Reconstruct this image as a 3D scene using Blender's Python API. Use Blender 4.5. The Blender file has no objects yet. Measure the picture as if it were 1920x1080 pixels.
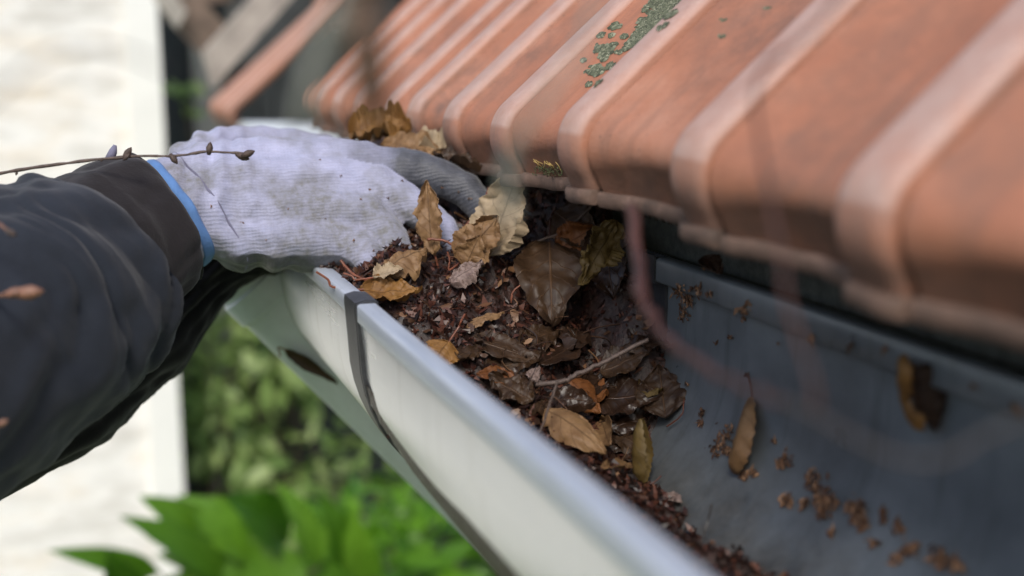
import bpy, bmesh, math, random
import numpy as np
from mathutils import Vector, noise, Matrix
from mathutils.bvhtree import BVHTree

R_ = math.radians
rng = random.Random(7)

# ------------------------------------------------------------------ camera, light, exposure
FPX = 2200.0                                   # focal length for a 1920 px wide frame
PITCH, YAW = R_(10.808), R_(19.883)
CAM = Vector((-0.1432, -0.6582, 0.1363))
scene = bpy.context.scene
cd = bpy.data.cameras.new('camera'); cam = bpy.data.objects.new('camera', cd)
scene.collection.objects.link(cam)
cam.location = CAM
cam.rotation_euler = (math.pi / 2 - PITCH, 0, -YAW)
cd.sensor_width = 36; cd.lens = FPX / 1920 * 36
cd.clip_start = 0.01; cd.clip_end = 400
cd.dof.use_dof = True; cd.dof.focus_distance = 0.745; cd.dof.aperture_fstop = 3.6
scene.camera = cam

SUN_DIR = Vector((-0.30, -0.62, 0.72)).normalized()      # towards the sun
w = bpy.data.worlds.new('World'); scene.world = w; w.use_nodes = True
nt = w.node_tree; bg = nt.nodes['Background']
sky = nt.nodes.new('ShaderNodeTexSky'); sky.sky_type = 'NISHITA'; sky.sun_disc = False
sky.sun_elevation = math.asin(SUN_DIR.z); sky.sun_rotation = math.atan2(SUN_DIR.x, SUN_DIR.y)
sky.dust_density = 3.0; sky.air_density = 1.0
nt.links.new(sky.outputs[0], bg.inputs[0]); bg.inputs[1].default_value = 0.13
sl = bpy.data.lights.new('sun', 'SUN'); sl.energy = 1.5; sl.angle = R_(14); sl.color = (1.0, 0.95, 0.88)
sun = bpy.data.objects.new('sun', sl); scene.collection.objects.link(sun)
sun.rotation_euler = (-SUN_DIR).to_track_quat('-Z', 'Y').to_euler()
scene.view_settings.view_transform = 'Standard'; scene.view_settings.look = 'None'
scene.view_settings.exposure = 0.50; scene.view_settings.gamma = 1.0
scene.cycles.use_denoising = True
scene.cycles.max_bounces = 6

# ------------------------------------------------------------------ helpers
CF = Vector((math.sin(YAW) * math.cos(PITCH), math.cos(YAW) * math.cos(PITCH), -math.sin(PITCH)))
CR = Vector((math.cos(YAW), -math.sin(YAW), 0))
CU = CR.cross(CF)

def ray(px, py):
    return CR * ((px - 960) / FPX) + CU * ((540 - py) / FPX) + CF

def P(px, py, zc):                              # a point in the place at distance zc in front of where the photographer stood
    return CAM + ray(px, py) * zc

def atY(px, py, y):
    r = ray(px, py); return CAM + r * ((y - CAM.y) / r.y)

ORIG = {}
def link(o):
    scene.collection.objects.link(o); return o

def tag(o, label=None, cat=None, group=None, kind=None):
    if label: o['label'] = label
    if cat: o['category'] = cat
    if group: o['group'] = group
    if kind: o['kind'] = kind
    return o

def empty(name, loc):
    o = link(bpy.data.objects.new(name, None)); o.location = loc; o.empty_display_size = 0.02
    ORIG[o] = Vector(loc); return o

def build(name, verts, faces, mat, parent=None, sharp=40, uv=None, attrs=None, mats=None, fmat=None):
    """one mesh object from world-space vertices"""
    V = np.array([tuple(v) for v in verts], dtype=float)
    if parent is not None: org = ORIG[parent]
    else: org = Vector((V[:, 0].mean(), V[:, 1].mean(), V[:, 2].min()))
    V = V - np.array(org)
    me = bpy.data.meshes.new(name)
    me.from_pydata(V.tolist(), [], faces)
    if uv is not None:
        ul = me.uv_layers.new(name='UVMap')
        li = np.empty(len(me.loops), dtype=np.int32); me.loops.foreach_get('vertex_index', li)
        ul.data.foreach_set('uv', np.asarray(uv, dtype=np.float32)[li].ravel())
    if attrs:
        for k, (typ, data) in attrs.items():
            a = me.attributes.new(k, typ, 'POINT')
            d = np.asarray(data, dtype=np.float32)
            if typ == 'FLOAT': a.data.foreach_set('value', d)
            else: a.data.foreach_set('vector', d.ravel())
    me.update()
    if sharp is None:
        pass
    else:
        me.polygons.foreach_set('use_smooth', [True] * len(me.polygons))
        if sharp < 180: me.set_sharp_from_angle(angle=R_(sharp))
    if mats:
        for m in mats: me.materials.append(m)
        me.polygons.foreach_set('material_index', fmat)
    else:
        me.materials.append(mat)
    o = link(bpy.data.objects.new(name, me))
    if parent is not None: o.parent = parent
    else: o.location = org
    ORIG[o] = org
    return o

class MB:
    def __init__(s): s.v = []; s.f = []; s.uv = []
    def add(s, v, f):
        b = len(s.v); s.v += [Vector(p) for p in v]; s.f += [tuple(i + b for i in q) for q in f]; return s
    def box(s, lo, hi, M=None):
        x0, y0, z0 = lo; x1, y1, z1 = hi
        v = [Vector(p) for p in ((x0,y0,z0),(x1,y0,z0),(x1,y1,z0),(x0,y1,z0),(x0,y0,z1),(x1,y0,z1),(x1,y1,z1),(x0,y1,z1))]
        if M is not None: v = [M @ p for p in v]
        return s.add(v, [(0,3,2,1),(4,5,6,7),(0,1,5,4),(1,2,6,5),(2,3,7,6),(3,0,4,7)])
    def tube(s, pts, rad, n=8, cap=True):
        v, f = tube(pts, rad, n, cap); return s.add(v, f)
    def build(s, *a, **k): return build(a[0], s.v, s.f, *a[1:], **k)

def tube(pts, rad, n=8, cap=True, squash=1.0, up=Vector((0.13, 0.21, 0.97))):
    pts = [Vector(p) for p in pts]
    if not hasattr(rad, '__len__'): rad = [rad] * len(pts)
    v, f = [], []
    for i, p in enumerate(pts):
        t = (pts[min(i + 1, len(pts) - 1)] - pts[max(i - 1, 0)]).normalized()
        a = up.cross(t)
        if a.length < 0.05: a = Vector((1, 0, 0)).cross(t)
        a.normalize(); b = t.cross(a)
        for k in range(n):
            th = 2 * math.pi * k / n
            v.append(p + (a * math.cos(th) + b * math.sin(th) * squash) * rad[i])
    for i in range(len(pts) - 1):
        for k in range(n):
            k2 = (k + 1) % n
            f.append((i * n + k, i * n + k2, (i + 1) * n + k2, (i + 1) * n + k))
    if cap:
        f.append(tuple(range(n - 1, -1, -1))); f.append(tuple((len(pts) - 1) * n + k for k in range(n)))
    return v, f

def spline(pts, m=6):
    pts = [Vector(p) for p in pts]; out = []
    for i in range(len(pts) - 1):
        p0 = pts[max(i - 1, 0)]; p1 = pts[i]; p2 = pts[i + 1]; p3 = pts[min(i + 2, len(pts) - 1)]
        for k in range(m):
            t = k / m
            out.append(0.5 * ((2 * p1) + (p2 - p0) * t + (2 * p0 - 5 * p1 + 4 * p2 - p3) * t * t + (3 * p1 - p0 - 3 * p2 + p3) * t ** 3))
    out.append(pts[-1]); return out

def lerp(a, b, t): return a + (b - a) * t
def sstep(a, b, x):
    t = min(1, max(0, (x - a) / (b - a))); return t * t * (3 - 2 * t)
def interp(x, xs, ys): return float(np.interp(x, xs, ys))

# ------------------------------------------------------------------ materials
class NT:
    def __init__(s, name):
        s.m = bpy.data.materials.new(name); s.m.use_nodes = True
        s.t = s.m.node_tree; s.b = s.t.nodes['Principled BSDF']; s.out = s.t.nodes['Material Output']
    def n(s, typ, **k):
        o = s.t.nodes.new(typ)
        for a, v in k.items():
            if a.startswith('i_'):
                key = a[2:]; key = int(key) if key.isdigit() else key.replace('_', ' ')
                o.inputs[key].default_value = v
            else: setattr(o, a, v)
        return o
    def l(s, a, b): s.t.links.new(a, b)
    def coord(s, which='Object'): return s.n('ShaderNodeTexCoord').outputs[which]
    def noise(s, scale, detail=4, rough=0.55, vec=None, dist=0.0):
        o = s.n('ShaderNodeTexNoise', i_Scale=scale, i_Detail=detail, i_Roughness=rough, i_Distortion=dist)
        if vec is not None: s.l(vec, o.inputs['Vector'])
        return o.outputs[0]
    def ramp(s, fac, stops, interp_='LINEAR'):
        o = s.n('ShaderNodeValToRGB'); o.color_ramp.interpolation = interp_
        el = o.color_ramp.elements
        while len(el) < len(stops): el.new(0.5)
        for e, (p, c) in zip(el, stops):
            e.position = p; e.color = (*c, 1) if hasattr(c, '__len__') else (c, c, c, 1)
        s.l(fac, o.inputs[0]); return o.outputs[0]
    def mix(s, fac, a, b, blend='MIX'):
        o = s.n('ShaderNodeMix', data_type='RGBA', blend_type=blend)
        for sock, v in ((o.inputs[0], fac), (o.inputs[6], a), (o.inputs[7], b)):
            if hasattr(v, 'links') or isinstance(v, bpy.types.NodeSocket): s.l(v, sock)
            elif hasattr(v, '__len__'): sock.default_value = (*v, 1)
            else: sock.default_value = v
        return o.outputs[2]
    def math(s, op, a, b=None, c=None):
        o = s.n('ShaderNodeMath', operation=op)
        for i, v in enumerate((a, b, c)):
            if v is None: continue
            if isinstance(v, bpy.types.NodeSocket): s.l(v, o.inputs[i])
            else: o.inputs[i].default_value = v
        return o.outputs[0]
    def bump(s, h, strength=0.3, dist=0.001, normal=None):
        o = s.n('ShaderNodeBump', i_Strength=strength, i_Distance=dist); s.l(h, o.inputs['Height'])
        if normal is not None: s.l(normal, o.inputs['Normal'])
        return o.outputs[0]
    def set(s, **k):
        for a, v in k.items():
            sock = s.b.inputs[a.replace('_', ' ')]
            if isinstance(v, bpy.types.NodeSocket): s.l(v, sock)
            elif hasattr(v, '__len__') and len(v) == 3: sock.default_value = (*v, 1)
            else: sock.default_value = v
        return s.m

def simple(name, col, rough=0.6, metal=0.0, nscale=40, var=0.25, bump=0.2, bdist=0.001, spec=0.5):
    t = NT(name); c = t.coord()
    f = t.noise(nscale, 5, 0.6, c)
    a = tuple(x * (1 - var) for x in col); b = tuple(min(1, x * (1 + var)) for x in col)
    colr = t.ramp(f, [(0.3, a), (0.7, b)])
    t.set(Base_Color=colr, Roughness=rough, Metallic=metal, Specular_IOR_Level=spec)
    if bump: t.set(Normal=t.bump(t.noise(nscale * 3, 5, 0.6, c), bump, bdist))
    return t.m

# terracotta
t = NT('terracotta'); c = t.coord('Object'); geo = t.n('ShaderNodeNewGeometry').outputs['Position']
oi = t.n('ShaderNodeObjectInfo').outputs['Random']
f1 = t.noise(13, 7, 0.68, geo); f2 = t.noise(55, 6, 0.7, geo); f3 = t.noise(4.2, 5, 0.6, geo, 0.6)
col = t.ramp(f1, [(0.25, (0.27, 0.105, 0.058)), (0.5, (0.38, 0.160, 0.092)), (0.72, (0.45, 0.225, 0.150))])
col = t.mix(t.math('MULTIPLY', oi, 0.35), col, (0.33, 0.13, 0.075))
dk = t.ramp(f3, [(0.46, 0.0), (0.66, 0.85)])
col = t.mix(t.math('MULTIPLY', dk, t.ramp(f2, [(0.35, 0.0), (0.65, 1.0)])), col, (0.15, 0.09, 0.07))
mr = t.n('ShaderNodeMapping'); mr.inputs['Rotation'].default_value = (0, R_(41.5), 0); t.l(geo, mr.inputs[0])
ms2 = t.n('ShaderNodeMapping'); ms2.inputs['Scale'].default_value = (5, 75, 20); t.l(mr.outputs[0], ms2.inputs[0])
stk = t.noise(1.0, 5, 0.65, ms2.outputs[0])
col = t.mix(t.ramp(stk, [(0.50, 0.0), (0.72, 0.6)]), col, (0.19, 0.105, 0.075))
spk = t.ramp(t.noise(260, 3, 0.7, geo), [(0.66, 0.0), (0.72, 1.0)])
col = t.mix(t.math('MULTIPLY', spk, t.ramp(f3, [(0.36, 0.0), (0.55, 0.85)])), col, (0.09, 0.07, 0.06))
wn = t.n('ShaderNodeAttribute', attribute_name='worn_sheen').outputs['Fac']; gr = t.n('ShaderNodeAttribute', attribute_name='grime_shade').outputs['Fac']
col = t.mix(t.math('MULTIPLY', wn, t.ramp(f2, [(0.3, 0.4), (0.7, 0.9)])), col, (0.49, 0.35, 0.31))  # rib tops paler: wear plus sky sheen put into the colour
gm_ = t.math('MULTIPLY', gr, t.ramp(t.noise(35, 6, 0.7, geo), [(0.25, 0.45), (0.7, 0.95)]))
col = t.mix(gm_, col, (0.088, 0.052, 0.037))  # nose darker as it curls under: grime plus shade put into the colour
TERRA = t.set(Base_Color=col, Roughness=t.ramp(f2, [(0.3, 0.5), (0.7, 0.7)]), Specular_IOR_Level=0.55,
              Normal=t.bump(t.noise(420, 4, 0.6, geo), 0.45, 0.0008, t.bump(t.noise(70, 5, 0.6, geo), 0.25, 0.0015)))
# lower edges of the tiles collect grime: a part of its own
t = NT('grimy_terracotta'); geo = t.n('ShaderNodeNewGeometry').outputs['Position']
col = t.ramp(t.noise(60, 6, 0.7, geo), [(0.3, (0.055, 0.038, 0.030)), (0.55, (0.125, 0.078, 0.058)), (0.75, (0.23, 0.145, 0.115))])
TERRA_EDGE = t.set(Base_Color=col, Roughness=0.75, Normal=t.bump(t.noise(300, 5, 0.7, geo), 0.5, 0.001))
LICHEN = simple('lichen', (0.115, 0.14, 0.085), 0.9, nscale=350, var=0.55, bump=0.8, bdist=0.0012)
LICHEN_RIM = simple('lichen_pale', (0.20, 0.21, 0.16), 0.9, nscale=300, var=0.3, bump=0.6)

# zinc outside
t = NT('zinc_bright'); c = t.coord()
mp = t.n('ShaderNodeMapping'); mp.inputs['Scale'].default_value = (60, 6, 60); t.l(c, mp.inputs[0])
f = t.noise(1.0, 5, 0.6, mp.outputs[0])
sp = t.noise(220, 4, 0.65, c)
mp2 = t.n('ShaderNodeMapping'); mp2.inputs['Scale'].default_value = (14, 90, 9); t.l(c, mp2.inputs[0]); drip = t.noise(1.0, 5, 0.6, mp2.outputs[0])
spk = t.noise(330, 3, 0.6, c)
col = t.ramp(f, [(0.3, (0.63, 0.65, 0.67)), (0.7, (0.74, 0.755, 0.77))])
col = t.mix(t.ramp(drip, [(0.56, 0.0), (0.72, 0.4)]), col, (0.36, 0.36, 0.34))
col = t.mix(t.ramp(spk, [(0.72, 0.0), (0.76, 0.7)]), col, (0.16, 0.14, 0.11))
t.set(Base_Color=col, Metallic=0.72,
      Roughness=t.ramp(f, [(0.3, 0.26), (0.75, 0.36)]), Normal=t.bump(t.noise(9, 2, 0.4, c), 0.08, 0.004))
ZINC = t.m
t = NT('zinc_rim'); c = t.coord(); sp = t.noise(180, 5, 0.7, c)
mp = t.n('ShaderNodeMapping'); mp.inputs['Scale'].default_value = (200, 12, 200); t.l(c, mp.inputs[0]); f = t.noise(1.0, 5, 0.6, mp.outputs[0])
col = t.mix(t.ramp(sp, [(0.62, 0.0), (0.72, 0.6)]), t.ramp(f, [(0.3, (0.44, 0.49, 0.56)), (0.7, (0.58, 0.63, 0.70))]), (0.22, 0.23, 0.25))  # weathered rim, its pale blue sky reflection put into the colour
t.set(Base_Color=col, Metallic=0.35, Roughness=t.ramp(f, [(0.3, 0.36), (0.7, 0.5)]), Normal=t.bump(sp, 0.2, 0.0004)); ZINC_RIM = t.m
# zinc inside: patina, water streaks
t = NT('zinc_patina'); c = t.coord()
mp = t.n('ShaderNodeMapping'); mp.inputs['Scale'].default_value = (8, 70, 8); t.l(c, mp.inputs[0])
st = t.noise(1.0, 6, 0.65, mp.outputs[0]); bl = t.noise(16, 6, 0.65, c); fine = t.noise(420, 4, 0.7, c)
col = t.ramp(bl, [(0.3, (0.145, 0.172, 0.19)), (0.6, (0.22, 0.25, 0.27)), (0.8, (0.27, 0.305, 0.32))])
col = t.mix(t.ramp(st, [(0.55, 0.0), (0.75, 0.55)]), col, (0.09, 0.108, 0.108))
col = t.mix(t.ramp(fine, [(0.68, 0.0), (0.74, 0.5)]), col, (0.30, 0.33, 0.35))
sxz = t.n('ShaderNodeSeparateXYZ'); t.l(c, sxz.inputs[0])
lvl = t.math('ADD', sxz.outputs[2], t.math('MULTIPLY', t.math('SUBTRACT', t.noise(22, 5, 0.65, c), 0.5), 0.075))
silt = t.ramp(lvl, [(0.012, 0.9), (0.040, 0.35), (0.062, 0.0)])
col = t.mix(silt, col, t.ramp(t.noise(120, 5, 0.7, c), [(0.35, (0.030, 0.026, 0.020)), (0.7, (0.085, 0.072, 0.055))]))
t.set(Base_Color=col, Metallic=0.40, Roughness=t.ramp(bl, [(0.3, 0.24), (0.7, 0.52)]),
      Normal=t.bump(fine, 0.2, 0.0004))
ZINC_IN = t.m
RUBBER = simple('rubber', (0.030, 0.032, 0.036), 0.45, nscale=120, var=0.35, bump=0.3, bdist=0.0006)
ZINC_DARK = simple('weathered_steel', (0.16, 0.17, 0.18), 0.4, 0.8, nscale=90, var=0.5, bump=0.3)
PIPE = simple('painted_pipe', (0.56, 0.62, 0.67), 0.45, 0.0, nscale=25, var=0.12, bump=0.1)
FASCIA = simple('dark_timber', (0.045, 0.04, 0.035), 0.8, nscale=60, var=0.5, bump=0.5)
COMB = simple('comb_plastic', (0.055, 0.06, 0.055), 0.6, nscale=150, var=0.5, bump=0.3)

# mulch
t = NT('wet_mulch'); c = t.coord(); f = t.noise(190, 6, 0.7, c); g = t.noise(45, 4, 0.6, c)
col = t.ramp(f, [(0.3, (0.008, 0.004, 0.003)), (0.5, (0.024, 0.010, 0.007)), (0.7, (0.060, 0.022, 0.015)), (0.85, (0.20, 0.10, 0.06))])
col = t.mix(t.ramp(g, [(0.45, 0.0), (0.7, 0.7)]), col, (0.022, 0.014, 0.010))
t.set(Base_Color=col, Roughness=t.ramp(f, [(0.3, 0.3), (0.7, 0.6)]), Specular_IOR_Level=0.6, Normal=t.bump(f, 0.8, 0.002))
MULCH = t.m
t = NT('lichen_crust'); geo = t.n('ShaderNodeNewGeometry')
t.set(Base_Color=t.ramp(geo.outputs['Random Per Island'], [(0.0, (0.045, 0.052, 0.034)), (0.6, (0.11, 0.125, 0.08)), (0.9, (0.19, 0.20, 0.14)), (1.0, (0.27, 0.28, 0.20))]), Roughness=0.95); LICHEN = t.m
t = NT('mulch_flakes'); geo = t.n('ShaderNodeNewGeometry')
col = t.ramp(geo.outputs['Random Per Island'], [(0.0, (0.010, 0.006, 0.005)), (0.45, (0.022, 0.0085, 0.006)), (0.72, (0.062, 0.021, 0.014)), (0.95, (0.105, 0.042, 0.027)), (1.0, (0.19, 0.10, 0.055))])
t.set(Base_Color=col, Roughness=0.42, Specular_IOR_Level=0.4)
FLAKES = t.m
t = NT('leaf_scraps'); geo = t.n('ShaderNodeNewGeometry')
col = t.ramp(geo.outputs['Random Per Island'], [(0.0, (0.014, 0.008, 0.006)), (0.5, (0.035, 0.017, 0.010)), (0.8, (0.08, 0.038, 0.019)), (0.95, (0.18, 0.095, 0.045)), (1.0, (0.26, 0.16, 0.09))])
c = t.coord(); t.set(Base_Color=col, Roughness=0.45, Normal=t.bump(t.noise(500, 4, 0.6, c), 0.4, 0.0005)); SCRAPS = t.m
t = NT('dry_dirt'); geo = t.n('ShaderNodeNewGeometry')
col = t.ramp(geo.outputs['Random Per Island'], [(0.0, (0.045, 0.022, 0.012)), (0.6, (0.16, 0.080, 0.040)), (1.0, (0.34, 0.20, 0.11))])
t.set(Base_Color=col, Roughness=0.85); DIRT = t.m

# leaves: veins from the blade's own coordinates
def leafmat(name, c1, c2, spot, rough=0.55, vein=1.25, transl=0.25):
    t = NT(name); uv = t.coord('UV'); ob = t.coord('Object')
    sx = t.n('ShaderNodeSeparateXYZ'); t.l(uv, sx.inputs[0]); u, v = sx.outputs[0], sx.outputs[1]
    av = t.math('ABSOLUTE', v)
    ph = t.math('MULTIPLY', t.math('SUBTRACT', u, t.math('ADD', t.math('MULTIPLY', av, 0.26), t.math('MULTIPLY', t.noise(30, 2, 0.5, ob), 0.05))), 6.0)
    fr = t.math('ABSOLUTE', t.math('SUBTRACT', t.math('FRACT', ph), 0.5))
    sec = t.ramp(fr, [(0.0, 1.0), (0.05, 0.0)]); mid = t.ramp(av, [(0.01, 1.0), (0.045, 0.0)])
    vn = t.math('MAXIMUM', t.math('MULTIPLY', sec, 0.7), mid)
    f = t.noise(70, 6, 0.65, ob); g = t.noise(260, 5, 0.7, ob)
    col = t.ramp(f, [(0.32, c1), (0.66, c2)])
    col = t.mix(t.ramp(g, [(0.60, 0.0), (0.72, 0.85)]), col, spot)
    vc = tuple(min(1, x * vein) for x in c2)
    col = t.mix(t.math('MULTIPLY', vn, 0.75), col, vc if vein >= 1 else tuple(x * vein for x in c1))
    bp = t.bump(vn, 0.55, 0.0008, t.bump(g, 0.35, 0.0006))
    t.set(Base_Color=col, Roughness=rough, Normal=bp, Specular_IOR_Level=0.4)
    tr = t.n('ShaderNodeBsdfTranslucent'); t.l(col, tr.inputs[0])
    mx = t.n('ShaderNodeMixShader', i_0=transl); t.l(t.b.outputs[0], mx.inputs[1]); t.l(tr.outputs[0], mx.inputs[2])
    t.l(mx.outputs[0], t.out.inputs[0]); return t.m
LM = {
 'tan':   leafmat('leaf_tan', (0.17, 0.092, 0.042), (0.32, 0.195, 0.092), (0.10, 0.045, 0.02), vein=0.6),
 'pale':  leafmat('leaf_pale', (0.33, 0.25, 0.16), (0.50, 0.40, 0.27), (0.16, 0.09, 0.05), vein=0.7),
 'ochre': leafmat('leaf_ochre', (0.17, 0.080, 0.024), (0.32, 0.165, 0.045), (0.085, 0.04, 0.015), vein=0.6),
 'orange':leafmat('leaf_orange', (0.13, 0.045, 0.014), (0.24, 0.092, 0.026), (0.07, 0.025, 0.01), vein=0.6),
 'brown': leafmat('leaf_brown', (0.026, 0.014, 0.0075), (0.060, 0.032, 0.015), (0.013, 0.008, 0.005), 0.5, 1.7, 0.15),
 'dark':  leafmat('leaf_dark', (0.016, 0.009, 0.006), (0.040, 0.021, 0.012), (0.012, 0.008, 0.006), 0.35, 1.8, 0.1),
 'grey':  leafmat('leaf_grey', (0.17, 0.115, 0.10), (0.34, 0.26, 0.23), (0.09, 0.05, 0.04), vein=0.7),
 'olive': leafmat('leaf_olive', (0.085, 0.056, 0.016), (0.17, 0.115, 0.036), (0.06, 0.04, 0.015), vein=0.7),
}
STALK = simple('leaf_stalk', (0.17, 0.055, 0.028), 0.45, nscale=200, var=0.4, bump=0.2)
STALK_DARK = simple('leaf_stalk_dark', (0.055, 0.022, 0.016), 0.45, nscale=200, var=0.4, bump=0.2)
BARK = simple('twig_bark', (0.085, 0.060, 0.050), 0.6, nscale=260, var=0.5, bump=0.6)
BUD = simple('twig_bud', (0.060, 0.040, 0.032), 0.6, nscale=400, var=0.5, bump=0.5)
BUD_RED = simple('red_brown_bud', (0.20, 0.10, 0.065), 0.5, nscale=300, var=0.4, bump=0.3)
RED_TWIG = simple('red_twig_bark', (0.055, 0.020, 0.015), 0.55, nscale=120, var=0.4, bump=0.3)
GREY_TWIG = simple('grey_twig_bark', (0.26, 0.27, 0.25), 0.65, nscale=120, var=0.3, bump=0.3)
GREY_BROWN = simple('grey_brown_twig', (0.055, 0.046, 0.044), 0.6, nscale=120, var=0.3, bump=0.3)
MOSS = simple('moss', (0.055, 0.062, 0.025), 0.9, nscale=300, var=0.5, bump=0.5)
FILAMENT = simple('moss_filament', (0.42, 0.30, 0.10), 0.6, nscale=300, var=0.3, bump=0)
DEAD_LEAF = simple('dead_leaf', (0.10, 0.062, 0.040), 0.6, nscale=120, var=0.4, bump=0.4)

# glove
t = NT('knit_glove'); c = t.coord()
at_ = t.n('ShaderNodeAttribute', attribute_name='hand'); ac = t.n('ShaderNodeAttribute', attribute_name='coat')
sx = t.n('ShaderNodeSeparateXYZ'); t.l(at_.outputs['Vector'], sx.inputs[0])
wob = t.math('MULTIPLY', t.noise(60, 3, 0.5, c), 0.006)
row = t.math('SINE', t.math('MULTIPLY', t.math('ADD', sx.outputs[1], wob), 2 * math.pi / 0.0024))
stt = t.math('SINE', t.math('MULTIPLY', sx.outputs[0], 2 * math.pi / 0.0022))
knit = t.math('ADD', t.math('MULTIPLY', row, 0.7), t.math('MULTIPLY', stt, 0.25))
n1 = t.noise(45, 6, 0.65, c); n2 = t.noise(160, 5, 0.7, c); n3 = t.noise(18, 4, 0.6, c)
base = t.ramp(n1, [(0.3, (0.285, 0.305, 0.435)), (0.65, (0.40, 0.42, 0.595))])
base = t.mix(t.ramp(knit, [(0.0, 0.16), (0.5, 0.0)]), base, (0.24, 0.24, 0.32))
base = t.mix(t.math('MULTIPLY', t.ramp(n3, [(0.40, 0.0), (0.60, 0.95)]), t.ramp(n2, [(0.3, 0.35), (0.65, 1.0)])), base, (0.15, 0.15, 0.145))
cf = t.math('ADD', ac.outputs['Fac'], t.math('MULTIPLY', t.math('SUBTRACT', n1, 0.5), 0.7))
cfac = t.ramp(cf, [(0.30, 0.0), (0.70, 1.0)])
coat = t.ramp(n2, [(0.3, (0.036, 0.040, 0.050)), (0.7, (0.078, 0.084, 0.104))])
col = t.mix(cfac, base, coat)
t.set(Base_Color=col, Roughness=t.ramp(cfac, [(0, 0.9), (1, 0.55)]), Sheen_Weight=0.25,
      Normal=t.bump(knit, 0.30, 0.0005, t.bump(n2, 0.5, 0.0012)))
GLOVE = t.m
def fabric(name, col, rough=0.9, var=0.3):
    t = NT(name); c = t.coord(); f = t.noise(26, 6, 0.65, c); g = t.noise(900, 2, 0.5, c)
    colr = t.ramp(f, [(0.3, tuple(x * (1 - var) for x in col)), (0.7, tuple(x * (1 + var) for x in col))])
    t.set(Base_Color=colr, Roughness=rough, Sheen_Weight=0.15, Sheen_Roughness=0.5, Specular_IOR_Level=0.25,
          Normal=t.bump(g, 0.35, 0.0005, t.bump(t.noise(90, 5, 0.6, c), 0.5, 0.0015)))
    return t.m
JACKET = fabric('jacket_cloth', (0.014, 0.018, 0.027))
CUFF = fabric('cuff_cloth', (0.014, 0.012, 0.014))
DARK_SLEEVE = fabric('shaded_cloth', (0.0045, 0.0045, 0.005), 0.95)  # near-black: the shade on the far sleeve is put into its colour
BLUE = fabric('blue_knit', (0.10, 0.21, 0.45), 0.85, 0.25)
SEAM = fabric('purple_thread', (0.15, 0.15, 0.22), 0.9)
SKIN = simple('skin', (0.42, 0.25, 0.18), 0.5, nscale=200, var=0.12)
TANHEM = simple('tan_lining', (0.36, 0.25, 0.18), 0.8, nscale=200, var=0.2)

# background
t = NT('whitewashed_stone'); c = t.coord(); mp = t.n('ShaderNodeMapping'); mp.inputs['Scale'].default_value = (2.0, 2.0, 5.5); t.l(c, mp.inputs[0]); f = t.noise(1.3, 5, 0.6, mp.outputs[0]); g = t.noise(3.2, 5, 0.65, mp.outputs[0])
col = t.ramp(f, [(0.3, (0.62, 0.61, 0.58)), (0.5, (0.86, 0.86, 0.845)), (0.72, (0.78, 0.70, 0.59))])
col = t.mix(t.ramp(g, [(0.46, 0.0), (0.66, 0.6)]), col, (0.56, 0.54, 0.50))
WALLM = t.set(Base_Color=col, Roughness=0.85, Normal=t.bump(g, 0.5, 0.02))
WHITE = simple('white_paint', (0.84, 0.85, 0.83), 0.5, nscale=6, var=0.04, bump=0)
CHAR = simple('charcoal_boards', (0.030, 0.034, 0.036), 0.7, nscale=12, var=0.4, bump=0.3, bdist=0.004)
BROWN = simple('weathered_timber', (0.16, 0.115, 0.09), 0.75, nscale=18, var=0.35, bump=0.4, bdist=0.003)
GREYT = simple('grey_timber', (0.33, 0.31, 0.28), 0.75, nscale=18, var=0.3, bump=0.4, bdist=0.003)
t = NT('lawn'); c = t.coord(); f = t.noise(1.2, 6, 0.65, c); g = t.noise(26, 5, 0.7, c)
col = t.ramp(g, [(0.3, (0.035, 0.075, 0.012)), (0.7, (0.10, 0.17, 0.035))])
col = t.mix(t.ramp(f, [(0.5, 0.0), (0.7, 0.7)]), col, (0.20, 0.20, 0.12))
LAWN = t.set(Base_Color=col, Roughness=0.9, Normal=t.bump(g, 0.6, 0.03))
PAVE = simple('paving_stone', (0.55, 0.56, 0.54), 0.8, nscale=5, var=0.15, bump=0.3, bdist=0.004)
def greens(name, a, b, transl=0.45):
    t = NT(name); geo = t.n('ShaderNodeNewGeometry')
    col = t.ramp(geo.outputs['Random Per Island'], [(0.0, a), (1.0, b)])
    t.set(Base_Color=col, Roughness=0.42)
    tr = t.n('ShaderNodeBsdfTranslucent'); t.l(t.mix(1.0, col, (1.0, 1.15, 0.5), 'MULTIPLY'), tr.inputs[0])
    mx = t.n('ShaderNodeMixShader', i_0=transl); t.l(t.b.outputs[0], mx.inputs[1]); t.l(tr.outputs[0], mx.inputs[2])
    t.l(mx.outputs[0], t.out.inputs[0]); return t.m
GREEN1 = greens('shrub_leaf', (0.055, 0.17, 0.008), (0.17, 0.37, 0.025))
GREEN2 = greens('dark_shrub_leaf', (0.060, 0.14, 0.018), (0.15, 0.27, 0.04))
GREEN3 = greens('pale_shrub_leaf', (0.18, 0.30, 0.08), (0.42, 0.52, 0.22))
WOODY = simple('shrub_stem', (0.10, 0.075, 0.05), 0.8, nscale=40, var=0.3, bump=0.3)

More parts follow.
